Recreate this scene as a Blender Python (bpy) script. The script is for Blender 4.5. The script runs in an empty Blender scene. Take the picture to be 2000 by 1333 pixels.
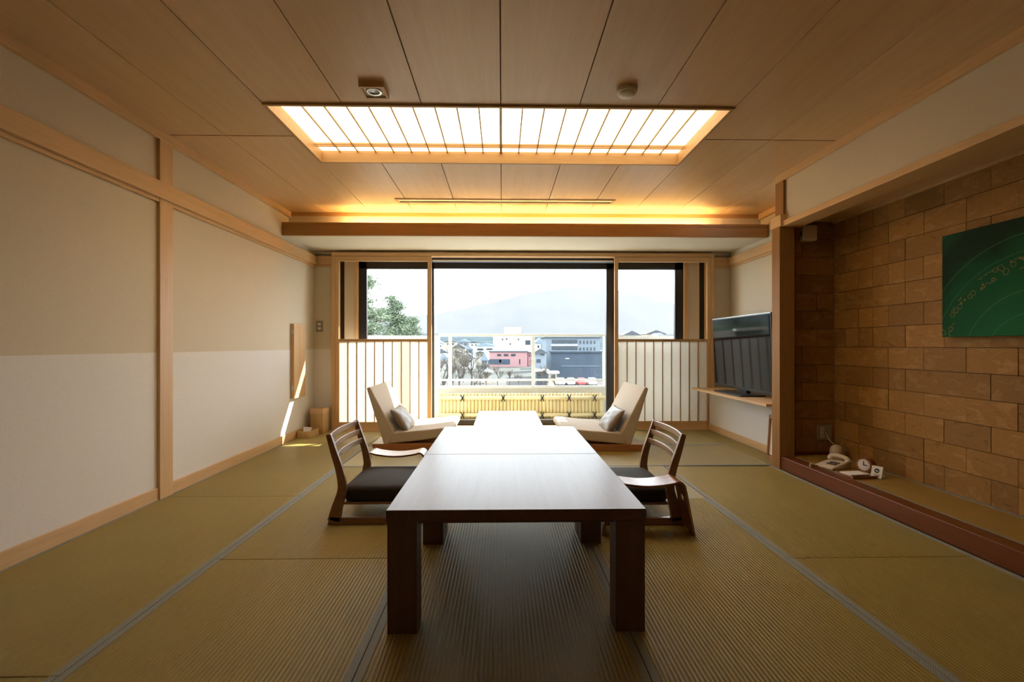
import bpy, bmesh, math, random
from mathutils import Vector, Matrix
random.seed(7)
C = bpy.context.scene.collection
SC = bpy.context.scene

# ------------------------------------------------------------------ camera
FPX, EYE = 975.0, 1.02
cd = bpy.data.cameras.new('camera')
cam = bpy.data.objects.new('camera', cd); C.objects.link(cam)
cam.location = (0, 0, EYE)
cam.rotation_euler = (math.pi/2, 0, -math.atan(19.4/FPX))
cd.sensor_width = 36.0; cd.lens = 36.0*FPX/2000.0
cd.shift_y = 8.5/2000.0
cd.clip_start = 0.05; cd.clip_end = 20000
SC.camera = cam
# ------------------------------------------------------------------ world, sun, exposure
w = bpy.data.worlds.new('sky'); SC.world = w; w.use_nodes = True
bg = w.node_tree.nodes['Background']
bg.inputs[0].default_value = (0.90, 0.95, 1.0, 1); bg.inputs[1].default_value = 4.6
sd = bpy.data.lights.new('sun_offscreen', 'SUN'); sun = bpy.data.objects.new('sun_offscreen', sd); C.objects.link(sun)
SUNK = 1.35
sdir = Vector((-0.77, -0.64, -0.64*SUNK)).normalized()
sun.rotation_euler = sdir.to_track_quat('-Z', 'Y').to_euler()
sd.energy = 15; sd.color = (1.0, 0.95, 0.86); sd.angle = 0.0093
SC.view_settings.view_transform = 'Standard'; SC.view_settings.look = 'None'
SC.view_settings.exposure = 0.76; SC.view_settings.gamma = 1.0
SC.view_settings.use_curve_mapping = False

# ------------------------------------------------------------------ materials
def _mat(name):
    m = bpy.data.materials.new(name); m.use_nodes = True
    nt = m.node_tree; return m, nt, nt.nodes['Principled BSDF']
def _obj(nt, scale=(1,1,1)):
    tc = nt.nodes.new('ShaderNodeTexCoord'); mp = nt.nodes.new('ShaderNodeMapping')
    mp.inputs['Scale'].default_value = scale
    nt.links.new(tc.outputs['Object'], mp.inputs['Vector']); return mp.outputs['Vector']
def _ramp(nt, fac, stops):
    r = nt.nodes.new('ShaderNodeValToRGB'); e = r.color_ramp.elements
    e[0].position, e[0].color = stops[0][0], (*stops[0][1], 1)
    e[1].position, e[1].color = stops[-1][0], (*stops[-1][1], 1)
    for p, c in stops[1:-1]:
        n = e.new(p); n.color = (*c, 1)
    nt.links.new(fac, r.inputs['Fac']); return r.outputs['Color']
def _noise(nt, vec, scale, detail=4, rough=0.5):
    n = nt.nodes.new('ShaderNodeTexNoise'); n.inputs['Scale'].default_value = scale
    n.inputs['Detail'].default_value = detail; n.inputs['Roughness'].default_value = rough
    nt.links.new(vec, n.inputs['Vector']); return n.outputs['Fac']
def _bump(nt, b, h, strength, dist=0.002):
    bp = nt.nodes.new('ShaderNodeBump'); bp.inputs['Strength'].default_value = strength
    bp.inputs['Distance'].default_value = dist
    nt.links.new(h, bp.inputs['Height']); nt.links.new(bp.outputs['Normal'], b.inputs['Normal'])
def _math(nt, op, a, b=None):
    n = nt.nodes.new('ShaderNodeMath'); n.operation = op
    for i, v in enumerate((a, b)):
        if v is None: continue
        if isinstance(v, (int, float)): n.inputs[i].default_value = v
        else: nt.links.new(v, n.inputs[i])
    return n.outputs[0]
def _vary(nt, col, amt):
    oi = nt.nodes.new('ShaderNodeObjectInfo'); hs = nt.nodes.new('ShaderNodeHueSaturation')
    v = _math(nt, 'MULTIPLY_ADD', oi.outputs['Random'], amt); v.node.inputs[2].default_value = 1-amt/2
    nt.links.new(v, hs.inputs['Value']); nt.links.new(col, hs.inputs['Color']); return hs.outputs['Color']
def plain(name, col, rough=0.6, metal=0, spec=0.5, noise=0.0, nscale=40, bump=0.0, bscale=300):
    m, nt, b = _mat(name)
    b.inputs['Base Color'].default_value = (*col, 1); b.inputs['Roughness'].default_value = rough
    b.inputs['Metallic'].default_value = metal; b.inputs['Specular IOR Level'].default_value = spec
    v = _obj(nt)
    if noise:
        f = _noise(nt, v, nscale)
        c = _ramp(nt, f, [(0.3, tuple(x*(1-noise) for x in col)), (0.7, tuple(min(1, x*(1+noise)) for x in col))])
        nt.links.new(c, b.inputs['Base Color'])
    if bump: _bump(nt, b, _noise(nt, v, bscale, 2), bump)
    return m
def wood(name, c1, c2, axis=1, rough=0.45, scale=26, stretch=0.06, vary=0.0, bump=0.08, coat=0.0, spec=0.5):
    m, nt, b = _mat(name)
    s = [1, 1, 1]; s[axis] = stretch
    v = _obj(nt, s)
    f = _noise(nt, v, scale, 5, 0.6)
    f2 = _noise(nt, v, scale*7, 2, 0.5)
    mx = _math(nt, 'MULTIPLY_ADD', f2, 0.35); mx.node.inputs[2].default_value = 0
    s_ = _math(nt, 'ADD', _math(nt, 'MULTIPLY', f, 0.75), mx)
    c = _ramp(nt, s_, [(0.35, c2), (0.7, c1)])
    if vary: c = _vary(nt, c, vary)
    nt.links.new(c, b.inputs['Base Color'])
    b.inputs['Roughness'].default_value = rough; b.inputs['Coat Weight'].default_value = coat
    b.inputs['Specular IOR Level'].default_value = spec
    b.inputs['Coat Roughness'].default_value = 0.25
    if bump: _bump(nt, b, s_, bump, 0.001)
    return m
def emit(name, col, st):
    m, nt, b = _mat(name)
    b.inputs['Base Color'].default_value = (0.8, 0.75, 0.65, 1)
    b.inputs['Emission Color'].default_value = (*col, 1); b.inputs['Emission Strength'].default_value = st
    return m
def glassm(name, tint=(0.96, 0.98, 0.98), k=1.0):
    m = bpy.data.materials.new(name); m.use_nodes = True; nt = m.node_tree; nt.nodes.clear()
    o = nt.nodes.new('ShaderNodeOutputMaterial'); mx = nt.nodes.new('ShaderNodeMixShader')
    t = nt.nodes.new('ShaderNodeBsdfTransparent'); g = nt.nodes.new('ShaderNodeBsdfGlossy'); fr = nt.nodes.new('ShaderNodeLayerWeight')
    t.inputs['Color'].default_value = (*tint, 1); g.inputs['Roughness'].default_value = 0.0
    ff = _math(nt, 'MULTIPLY_ADD', _math(nt, 'POWER', fr.outputs['Facing'], 4.0), 0.45*k); ff.node.inputs[2].default_value = 0.03*k
    nt.links.new(ff, mx.inputs[0]); nt.links.new(t.outputs[0], mx.inputs[1]); nt.links.new(g.outputs[0], mx.inputs[2])
    nt.links.new(mx.outputs[0], o.inputs['Surface']); return m
def paperm(name, col, tr=0.55):
    m = bpy.data.materials.new(name); m.use_nodes = True; nt = m.node_tree; nt.nodes.clear()
    o = nt.nodes.new('ShaderNodeOutputMaterial'); mx = nt.nodes.new('ShaderNodeMixShader')
    d = nt.nodes.new('ShaderNodeBsdfDiffuse'); t = nt.nodes.new('ShaderNodeBsdfTranslucent')
    tc = nt.nodes.new('ShaderNodeTexCoord'); f = _noise(nt, tc.outputs['Object'], 60, 4)
    c = _ramp(nt, f, [(0.3, tuple(x*0.94 for x in col)), (0.7, col)])
    nt.links.new(c, d.inputs[0]); nt.links.new(c, t.inputs[0]); mx.inputs[0].default_value = tr
    nt.links.new(d.outputs[0], mx.inputs[1]); nt.links.new(t.outputs[0], mx.inputs[2])
    nt.links.new(mx.outputs[0], o.inputs['Surface']); return m

M = {}
HIN1, HIN2 = (0.72, 0.475, 0.245), (0.62, 0.38, 0.175)
for ax in (0, 1, 2):
    M['hinoki%d' % ax] = wood('hinoki_%d' % ax, HIN1, HIN2, ax, 0.5)
M['kumiko'] = wood('lattice_cedar', (0.52, 0.33, 0.15), (0.42, 0.25, 0.10), 2, 0.5)
M['kumiko0'] = wood('lattice_cedar_x', (0.55, 0.34, 0.15), (0.44, 0.26, 0.10), 0, 0.5)
M['ceil'] = wood('ceiling_veneer', (0.70, 0.475, 0.26), (0.62, 0.40, 0.205), 1, 0.36, 22, 0.05, 0.10, 0.04)
M['beam'] = wood('cove_beam', (0.42, 0.235, 0.085), (0.34, 0.18, 0.06), 0, 0.45)
M['gap'] = plain('backing_timber', (0.34, 0.22, 0.12), 0.9)
M['wallup'] = plain('wall_paper_tan', (0.69, 0.605, 0.465), 0.85, noise=0.05, nscale=220, bump=0.12, bscale=420)
M['walldn'] = plain('wall_paper_cream', (0.82, 0.785, 0.75), 0.85, noise=0.05, nscale=220, bump=0.15, bscale=420)
M['plaster'] = plain('soffit_plaster', (0.72, 0.66, 0.54), 0.85, noise=0.02)
M['pillar_red'] = wood('alcove_post', (0.30, 0.125, 0.045), (0.22, 0.085, 0.03), 2, 0.5, spec=0.25)
M['postface'] = wood('post_face_wood', (0.36, 0.19, 0.065), (0.28, 0.14, 0.045), 2, 0.6, spec=0.15)
M['kerb'] = wood('alcove_kerb', (0.17, 0.045, 0.010), (0.12, 0.030, 0.006), 1, 0.32, 18, 0.05, spec=0.3)
M['table'] = wood('table_oak', (0.135, 0.060, 0.036), (0.085, 0.036, 0.021), 1, 0.33, 40, 0.04, bump=0.16, coat=0.0, spec=0.45)
M['tleg'] = wood('table_leg_oak', (0.125, 0.055, 0.03), (0.08, 0.034, 0.018), 2, 0.45, 40, 0.05, bump=0.15)
M['chair'] = wood('chair_walnut', (0.31, 0.155, 0.078), (0.22, 0.10, 0.047), 0, 0.32, 30, 0.08, coat=0.25)
M['armrest'] = wood('armrest_teak', (0.36, 0.15, 0.065), (0.27, 0.10, 0.042), 0, 0.25, 30, 0.06, coat=0.4)
M['cushion'] = plain('dark_upholstery', (0.022, 0.017, 0.016), 0.8, noise=0.25, nscale=500, bump=0.3, bscale=900)
M['fabric'] = plain('lounge_fabric', (0.52, 0.44, 0.35), 0.85, noise=0.06, nscale=300, bump=0.25, bscale=700)
M['satin'] = plain('satin_cushion', (0.25, 0.19, 0.145), 0.42, noise=0.1, nscale=30, bump=0.05)
M['base'] = wood('lounge_base', (0.40, 0.165, 0.055), (0.30, 0.115, 0.035), 0, 0.35, coat=0.2)
M['bin'] = wood('bin_cedar', (0.62, 0.40, 0.16), (0.48, 0.29, 0.10), 2, 0.5)
M['black'] = plain('black_plastic', (0.012, 0.012, 0.013), 0.35)
M['gloss'] = plain('screen_glass', (0.006, 0.006, 0.008), 0.06, spec=0.3)
M['alu'] = plain('dark_aluminium', (0.018, 0.018, 0.022), 0.35, metal=0.0)
M['steel'] = plain('steel', (0.6, 0.6, 0.6), 0.3, metal=1)
M['white'] = plain('white_plastic', (0.75, 0.74, 0.70), 0.5)
M['ivory'] = plain('ivory_plastic', (0.62, 0.53, 0.40), 0.45)
M['cream'] = plain('phone_plastic', (0.66, 0.56, 0.44), 0.4)
M['grey'] = plain('grey_plate', (0.30, 0.27, 0.20), 0.5)
M['paper'] = plain('paper', (0.85, 0.83, 0.80), 0.8)
M['ink'] = plain('ink', (0.03, 0.04, 0.06), 0.6)
M['keys'] = plain('phone_keys', (0.16, 0.13, 0.11), 0.5)
M['shoji'] = paperm('shoji_paper', (0.95, 0.925, 0.86), 0.55)
M['glass'] = glassm('window_glass')
M['railglass'] = glassm('railing_glass', (0.92, 0.96, 0.97))
M['lamp'] = emit('lamp_paper', (1.0, 0.77, 0.47), 2.2)
M['cove'] = emit('cove_tube', (1.0, 0.70, 0.30), 48.0)
M['bulb'] = emit('bulb', (1.0, 0.85, 0.6), 6.0)

def tatami_mat(name, col):
    m, nt, b = _mat(name)
    v = _obj(nt)
    wv = nt.nodes.new('ShaderNodeTexWave'); wv.wave_type = 'BANDS'; wv.bands_direction = 'X'
    wv.inputs['Scale'].default_value = 2*math.pi/(20*0.0152)
    wv.inputs['Distortion'].default_value = 0.25; wv.inputs['Detail'].default_value = 1; wv.inputs['Detail Scale'].default_value = 2
    nt.links.new(v, wv.inputs['Vector'])
    f = _noise(nt, _obj(nt, (0.06, 1, 1)), 600, 2)
    f2 = _noise(nt, v, 3.0, 3)
    h = _math(nt, 'ADD', _math(nt, 'POWER', wv.outputs['Fac'], 0.5), _math(nt, 'MULTIPLY', f, 0.5))
    c = _ramp(nt, f, [(0.25, tuple(x*0.72 for x in col)), (0.75, col)])
    mx = nt.nodes.new('ShaderNodeMixRGB'); mx.blend_type = 'MULTIPLY'; mx.inputs[0].default_value = 0.25
    nt.links.new(c, mx.inputs[1]); nt.links.new(_ramp(nt, f2, [(0.3, (0.8, 0.8, 0.75)), (0.7, (1, 1, 1))]), mx.inputs[2])
    nt.links.new(_vary(nt, mx.outputs[0], 0.08), b.inputs['Base Color'])
    b.inputs['Roughness'].default_value = 0.42; b.inputs['Specular IOR Level'].default_value = 0.42
    b.inputs['Anisotropic'].default_value = 0.85     # rush strands run across the mat: sheen along them
    vt = nt.nodes.new('ShaderNodeVectorTransform'); vt.vector_type = 'VECTOR'; vt.convert_from = 'OBJECT'; vt.convert_to = 'WORLD'
    vt.inputs[0].default_value = (0, 1, 0); nt.links.new(vt.outputs[0], b.inputs['Tangent'])
    _bump(nt, b, h, 0.85, 0.0022)
    return m
M['tatami'] = tatami_mat('tatami_rush', (0.385, 0.295, 0.088))
M['tatami2'] = tatami_mat('alcove_rush', (0.42, 0.27, 0.075))
def heri(name, col):
    m, nt, b = _mat(name)
    v = _obj(nt, (1, 1, 1))
    br = nt.nodes.new('ShaderNodeTexBrick'); br.inputs['Scale'].default_value = 60
    br.inputs['Color1'].default_value = (*col, 1); br.inputs['Color2'].default_value = (*(x*0.85 for x in col), 1)
    br.inputs['Mortar'].default_value = (*(x*0.35 for x in col), 1); br.inputs['Mortar Size'].default_value = 0.06
    nt.links.new(v, br.inputs['Vector']); nt.links.new(br.outputs['Color'], b.inputs['Base Color'])
    b.inputs['Roughness'].default_value = 0.7; return m
M['heri'] = heri('mat_border', (0.44, 0.46, 0.42))
def stone(name):
    m, nt, b = _mat(name)
    oi = nt.nodes.new('ShaderNodeObjectInfo')
    tc = nt.nodes.new('ShaderNodeTexCoord'); va = nt.nodes.new('ShaderNodeVectorMath'); va.operation = 'ADD'
    sc = nt.nodes.new('ShaderNodeVectorMath'); sc.operation = 'SCALE'; sc.inputs['Scale'].default_value = 9.0
    cb = nt.nodes.new('ShaderNodeCombineXYZ')
    for i in range(3): nt.links.new(oi.outputs['Random'], cb.inputs[i])
    nt.links.new(cb.outputs[0], sc.inputs[0]); nt.links.new(tc.outputs['Object'], va.inputs[0]); nt.links.new(sc.outputs[0], va.inputs[1])
    mp = nt.nodes.new('ShaderNodeMapping'); mp.inputs['Scale'].default_value = (1, 1, 2.2); mp.inputs['Rotation'].default_value = (0.5, 0, 0)
    nt.links.new(va.outputs[0], mp.inputs[0])
    n1 = nt.nodes.new('ShaderNodeTexNoise'); n1.inputs['Scale'].default_value = 7; n1.inputs['Detail'].default_value = 5; n1.inputs['Distortion'].default_value = 0.8
    nt.links.new(mp.outputs[0], n1.inputs['Vector'])
    n2 = _noise(nt, va.outputs[0], 90, 3)
    f = _math(nt, 'ADD', _math(nt, 'MULTIPLY', n1.outputs['Fac'], 0.8), _math(nt, 'MULTIPLY', n2, 0.2))
    c = _ramp(nt, f, [(0.32, (0.22, 0.102, 0.022)), (0.44, (0.31, 0.158, 0.040)), (0.52, (0.28, 0.135, 0.033)), (0.62, (0.36, 0.195, 0.060)), (0.74, (0.29, 0.145, 0.038))])
    nt.links.new(_vary(nt, c, 0.38), b.inputs['Base Color'])
    b.inputs['Roughness'].default_value = 0.7; b.inputs['Specular IOR Level'].default_value = 0.2; _bump(nt, b, f, 0.25, 0.004); return m
M['stone'] = stone('sandstone_tile')
M['grout'] = plain('grout', (0.10, 0.06, 0.03), 0.9)

# ------------------------------------------------------------------ mesh helpers
class B:
    def __init__(s): s.v = []; s.f = []
    def add(s, vs, fs):
        n = len(s.v); s.v += [tuple(p) for p in vs]; s.f += [tuple(i+n for i in q) for q in fs]; return s
    def box(s, x0, x1, y0, y1, z0, z1):
        return s.add([(x0,y0,z0),(x1,y0,z0),(x1,y1,z0),(x0,y1,z0),(x0,y0,z1),(x1,y0,z1),(x1,y1,z1),(x0,y1,z1)],
                     [(0,3,2,1),(4,5,6,7),(0,1,5,4),(1,2,6,5),(2,3,7,6),(3,0,4,7)])
    def prism(s, poly, a0, a1, axis='y'):
        """poly in the other two axes (x,z for y; y,z for x; x,y for z)"""
        n = len(poly)
        def P(p, a): return {'y': (p[0], a, p[1]), 'x': (a, p[0], p[1]), 'z': (p[0], p[1], a)}[axis]
        vs = [P(p, a0) for p in poly]+[P(p, a1) for p in poly]
        fs = [tuple(range(n)), tuple(range(2*n-1, n-1, -1))]+[(i, i+n, (i+1) % n+n, (i+1) % n) for i in range(n)]
        return s.add(vs, fs)
    def tube(s, pts, r, seg=8, cap=True, closed=False):
        pts = [Vector(p) for p in pts]; n = len(pts); rs = r if isinstance(r, (list, tuple)) else [r]*n
        vs = []; up = Vector((0, 0, 1))
        for i, p in enumerate(pts):
            a = pts[i-1] if (i > 0 or closed) else p; c = pts[(i+1) % n] if (i < n-1 or closed) else p
            t = (c-a); t = t.normalized() if t.length > 1e-9 else up
            sd_ = t.cross(up) if abs(t.dot(up)) < 0.95 else t.cross(Vector((1, 0, 0)))
            sd_.normalize(); u = sd_.cross(t)
            for k in range(seg):
                q = 2*math.pi*k/seg; vs.append(p+sd_*math.cos(q)*rs[i]+u*math.sin(q)*rs[i])
        fs = []
        for i in range(n if closed else n-1):
            j = (i+1) % n
            for k in range(seg): fs.append((i*seg+k, i*seg+(k+1) % seg, j*seg+(k+1) % seg, j*seg+k))
        if cap and not closed: fs += [tuple(range(seg-1, -1, -1)), tuple(range((n-1)*seg, n*seg))]
        return s.add(vs, fs)
    def lathe(s, prof, seg=20, c=(0, 0, 0)):
        n = len(prof); vs = []
        for k in range(seg):
            a = 2*math.pi*k/seg
            for r, z in prof: vs.append((c[0]+r*math.cos(a), c[1]+r*math.sin(a), c[2]+z))
        fs = [(k*n+i, ((k+1) % seg)*n+i, ((k+1) % seg)*n+i+1, k*n+i+1) for k in range(seg) for i in range(n-1)]
        if prof[0][0] > 1e-6: fs.append(tuple(k*n for k in range(seg-1, -1, -1)))
        if prof[-1][0] > 1e-6: fs.append(tuple(k*n+n-1 for k in range(seg)))
        return s.add(vs, fs)
    def tf(s, mat):
        s.v = [tuple(mat @ Vector(p)) for p in s.v]; return s
    def mesh(s, name, mat=None, smooth=False):
        me = bpy.data.meshes.new(name); me.from_pydata(s.v, [], s.f); me.validate()
        bm = bmesh.new(); bm.from_mesh(me); bmesh.ops.remove_doubles(bm, verts=bm.verts, dist=1e-6)
        bmesh.ops.recalc_face_normals(bm, faces=bm.faces); bm.to_mesh(me); bm.free()
        if mat: me.materials.append(mat)
        if smooth:
            for p in me.polygons: p.use_smooth = True
        return me
def obj(name, b, mat, parent=None, bev=0, smooth=False, loc=(0,0,0), rot=(0,0,0), seg=2):
    me = b if isinstance(b, bpy.types.Mesh) else b.mesh(name, M[mat] if isinstance(mat, str) else mat, smooth or bev > 0)
    o = bpy.data.objects.new(name, me); C.objects.link(o); o.location = loc; o.rotation_euler = rot
    if parent: o.parent = parent
    if bev:
        md = o.modifiers.new('bevel', 'BEVEL'); md.width = bev; md.segments = seg; md.limit_method = 'ANGLE'; md.angle_limit = 0.6
        wn = o.modifiers.new('wn', 'WEIGHTED_NORMAL'); wn.keep_sharp = True
    return o
def bx(x0, x1, y0, y1, z0, z1): return B().box(x0, x1, y0, y1, z0, z1)
def tag(o, label, cat, group=None):
    o['label'] = label; o['category'] = cat
    if group: o['group'] = group
    return o
def thing(name, label, cat, loc=(0,0,0), rotz=0, group=None):
    o = bpy.data.objects.new(name, None); C.objects.link(o); o.empty_display_size = 0.1
    o.location = loc; o.rotation_euler = (0, 0, rotz); return tag(o, label, cat, group)
def struct(name, b, mat, bev=0, **k):
    o = obj(name, b, mat, None, bev, **k); o['kind'] = 'structure'; return o
def dup(root, loc, rotz, label=None):
    r = root.copy(); C.objects.link(r); r.location = loc; r.rotation_euler = (0, 0, rotz)
    if label: r['label'] = label
    for ch in list(root.children):
        c = ch.copy(); C.objects.link(c); c.parent = r
        for g in list(ch.children):
            d = g.copy(); C.objects.link(d); d.parent = c
    return r

XL, XR, XW = -2.275, 2.295, 2.81     # left wall, alcove front line, recessed right wall
YB, ZC, YF = 6.08, 2.44, -1.3        # window wall, ceiling height, wall behind the camera
YP = 4.065                           # alcove post front

# ================================================================== SETTING
floor = struct('floor', bx(XL-0.1, XW+0.1, YF-0.1, YB+0.2, -0.20, -0.055), 'gap')
def mat_piece(x0, x1, y0, y1, along='y', borders=True, top=0.0, m='tatami', parent=None, bw=0.027):
    g = 0.0015
    x0 += g; x1 -= g; y0 += g; y1 -= g
    cx, cy = (x0+x1)/2, (y0+y1)/2
    W, L = (x1-x0, y1-y0) if along == 'y' else (y1-y0, x1-x0)
    rz = 0 if along == 'y' else math.pi/2
    o = obj('tatami_mat', bx(-W/2, W/2, -L/2, L/2, -0.055, 0), m, parent or floor, 0.004, loc=(cx, cy, top), rot=(0, 0, rz))
    if borders:
        for s in borders if borders is not True else (-1, 1):
            e = s*W/2
            obj('border', bx(min(e, e-s*bw), max(e, e-s*bw), -L/2, L/2, -0.01, 0.0016), 'heri', o)
    return o
c1, c2, c3, c4, c5, c6 = XL, -1.365, -0.455, 0.455, 1.365, XR-0.01
for x0, x1, ys in ((c1, c2, (YF, -0.26, 1.565, 3.405, 5.24)), (c2, c3, (YF, 0.58, 2.404, 4.215)),
                   (c3, c4, (YF, -0.33, 1.48, 3.29)), (c4, c5, (YF, -0.35, 1.475, 3.29)), (c5, c6, (YF, 0.55, 2.367, 4.18))):
    for a, b_ in zip(ys[:-1], ys[1:]): mat_piece(x0, x1, a, b_)
mat_piece(c3, c4, 3.29, 4.2, 'x'); mat_piece(c4, c5, 3.29, 4.2, 'x', borders=False)
mat_piece(c2, c4, 4.215, 5.10, 'x'); mat_piece(c4, c6, 4.2, 5.08, 'x')
mat_piece(c2, c4, 5.10, 5.97, 'x'); mat_piece(c4, c6, 5.08, 5.97, 'x')
mat_piece(c1, c2, 5.24, 5.97, 'x', borders=False)
mat_piece(c6, 2.50, 4.2, 5.97, 'y', borders=False)

# left wall: upper paper, lower paper, timber trims
wl = struct('wall_left', bx(XL-0.12, XL, YF, YB+0.2, 0.972, ZC+0.1), 'wallup')
obj('lower_paper', bx(XL-0.12, XL, YF, YB+0.2, -0.06, 0.972), 'walldn', wl)
bl = struct('baseboard_left', bx(XL-0.02, XL+0.012, YF, 3.335, 0, 0.082), 'hinoki1', 0.002)
obj('board', bx(XL-0.02, XL+0.012, 3.465, YB, 0, 0.082), 'hinoki1', bl, 0.002)
struct('trim_1', bx(XL-0.02, XL+0.022, 3.335, 3.465, 0, ZC), 'hinoki2', 0.002)                # pillar
struct('trim_2', bx(XL-0.02, XL+0.042, YF, YB, 1.99, 2.097), 'hinoki1', 0.002)               # wide wall rail
struct('trim_3', bx(XL-0.02, XL+0.018, YF, YB, 1.966, 1.99), 'hinoki1', 0.001)               # strip under the rail
struct('trim_4', bx(XL-0.02, XL+0.03, YF, 5.37, 2.383, ZC+0.004), 'hinoki1', 0.003)           # crown left
# wall behind the camera
wb = struct('wall_rear', bx(XL-0.1, XW+0.3, YF-0.12, YF, -0.06, ZC+0.1), 'wallup')
# window wall
ww = struct('wall_window', bx(XL-0.1, XW+0.1, YB, YB+0.22, 2.11, 2.75), 'wallup')
obj('side_panel', bx(XL-0.1, -2.037, YB, YB+0.22, 0.972, 2.12), 'wallup', ww)
obj('lower_side_panel', bx(XL-0.1, -2.037, YB, YB+0.22, -0.06, 0.972), 'walldn', ww)
obj('side_panel', bx(2.58, XW+0.1, YB, YB+0.22, -0.06, 2.12), 'wallup', ww)
obj('sill_base', bx(-2.05, 2.59, YB-0.11, YB+0.22, -0.2, 0.008), 'hinoki0', ww)
struct('trim_5', bx(XL, -2.04, YB-0.03, YB+0.01, 1.995, 2.09), 'hinoki0', 0.002)
struct('trim_6', bx(2.585, XW, YB-0.03, YB+0.01, 1.995, 2.09), 'hinoki0', 0.002)
struct('trim_7', bx(XL, -2.04, YB-0.012, YB+0.01, 1.972, 1.995), 'hinoki0', 0.001)
struct('trim_8', bx(2.585, XW, YB-0.012, YB+0.01, 1.972, 1.995), 'hinoki0', 0.001)
# timber opening frame round the paper screens
fr = struct('trim_9', bx(-2.037, 2.575, YB-0.075, YB+0.05, 2.092, 2.135), 'hinoki0', 0.003)
obj('jamb', bx(-2.037, -1.998, YB-0.075, YB+0.20, 0, 2.094), 'hinoki2', fr, 0.002)
obj('jamb', bx(2.536, 2.575, YB-0.075, YB+0.20, 0, 2.094), 'hinoki2', fr, 0.002)
obj('threshold', bx(-2.0, 2.54, YB-0.075, YB+0.20, 0, 0.022), 'hinoki0', fr, 0.002)
obj('track_strip', bx(-0.85, 1.365, YB+0.02, YB+0.05, 2.05, 2.064), 'white', fr)

# right wall beside the television, with the built-out lower part
wr = struct('wall_right', bx(XW, XW+0.12, YP+0.05, YB+0.2, -0.06, ZC+0.1), 'wallup')
obj('built_out_base', bx(2.51, XW+0.01, YP+0.14, YB-0.085, -0.05, 0.50), 'walldn', wr)
struct('baseboard_right', bx(2.50, 2.52, YP+0.14, YB-0.085, 0, 0.072), 'hinoki1', 0.002)
struct('trim_10', bx(XW-0.042, XW+0.02, YP+0.1, YB, 1.995, 2.09), 'hinoki1', 0.002)
struct('trim_11', bx(XW-0.018, XW+0.02, YP+0.1, YB, 1.97, 1.995), 'hinoki1', 0.001)
struct('trim_12', bx(XW-0.03, XW+0.02, YP+0.05, 5.37, 2.383, ZC+0.004), 'hinoki1', 0.003)
# alcove post with its bracket joint under the ceiling
post = struct('trim_13', bx(XR-0.010, XR+0.115, YP, YP+0.12, 0, 2.02), 'postface', 0.003)
obj('upper_post', bx(XR+0.02, XR+0.10, YP, YP+0.12, 2.02, ZC), 'postface', post, 0.002)
obj('rail_end', bx(XR-0.014, XR+0.05, YP-0.02, YP+0.135, 2.0, 2.095), 'hinoki1', post, 0.002)
# wall over the alcove
wo = struct('wall_alcove_front', bx(XR+0.04, XR+0.16, YF, YP+0.02, 2.035, ZC+0.1), 'wallup')
struct('trim_14', bx(XR+0.005, XR+0.17, YF, YP+0.02, 1.997, 2.042), 'hinoki1', 0.003)
struct('trim_15', bx(XR+0.018, XR+0.08, YF, YP+0.12, 2.383, ZC+0.004), 'hinoki1', 0.003)
# alcove shell, raised floor, kerb
wa = struct('wall_alcove', bx(XW+0.012, XW+0.14, 0.2, YP+0.25, -0.06, 2.2), 'grout')
wa2 = struct('wall_alcove_side', bx(XR+0.1, XW+0.14, YP+0.112, YP+0.20, -0.06, 2.2), 'grout')
struct('wall_alcove_near', bx(XR+0.0, XW+0.14, YF, 0.2, -0.06, 2.2), 'wallup')
ac = struct('ceiling_alcove', bx(XR+0.16, XW+0.14, YF, YP+0.2, 2.065, 2.20), 'ceil')
obj('cornice', bx(XW-0.022, XW+0.02, 0.2, YP+0.11, 2.045, 2.068), 'kumiko0', ac)
af = struct('floor_alcove', bx(XR+0.02, XW+0.05, 0.2, YP+0.15, -0.06, 0.04), 'gap')
mat_piece(XR+0.10, XW-0.002, 0.2, 2.25, 'y', top=0.097, m='tatami2', parent=af)
mat_piece(XR+0.10, XW-0.002, 2.25, YP+0.095, 'y', top=0.097, m='tatami2', parent=af)
kb = struct('trim_16', bx(XR, XR+0.098, 0.2, YP+0.005, 0, 0.105), 'kerb', 0.004)
obj('kerb_end_rail', bx(XR+0.1, XW, YP+0.085, YP+0.115, 0.09, 0.125), 'kerb', kb, 0.002)
# sandstone tiles, running bond
TW, TH = 0.304, 0.1515
def tile_mesh(name, w_, axis):
    t = 0.016; g = 0.0018
    b = bx(-t, 0, -w_/2+g, w_/2-g, -TH/2+g, TH/2-g) if axis == 'x' else bx(-w_/2+g, w_/2-g, -t, 0, -TH/2+g, TH/2-g)
    me = b.mesh(name, M['stone']); return me
tm = {}
def tile(axis, a0, a1, row):
    w_ = round(a1-a0, 3)
    if w_ < 0.02: return
    k = (axis, w_)
    if k not in tm: tm[k] = tile_mesh('stone_tile', w_, axis)
    o = bpy.data.objects.new('stone_tile', tm[k]); C.objects.link(o); o.parent = wa if axis == 'x' else wa2
    z = 0.097+TH*(row+0.5); j = random.uniform(0, 0.004)
    o.location = (XW+0.012-j, (a0+a1)/2, z) if axis == 'x' else ((a0+a1)/2, YP+0.112-j, z)
YE = YP+0.112
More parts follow.
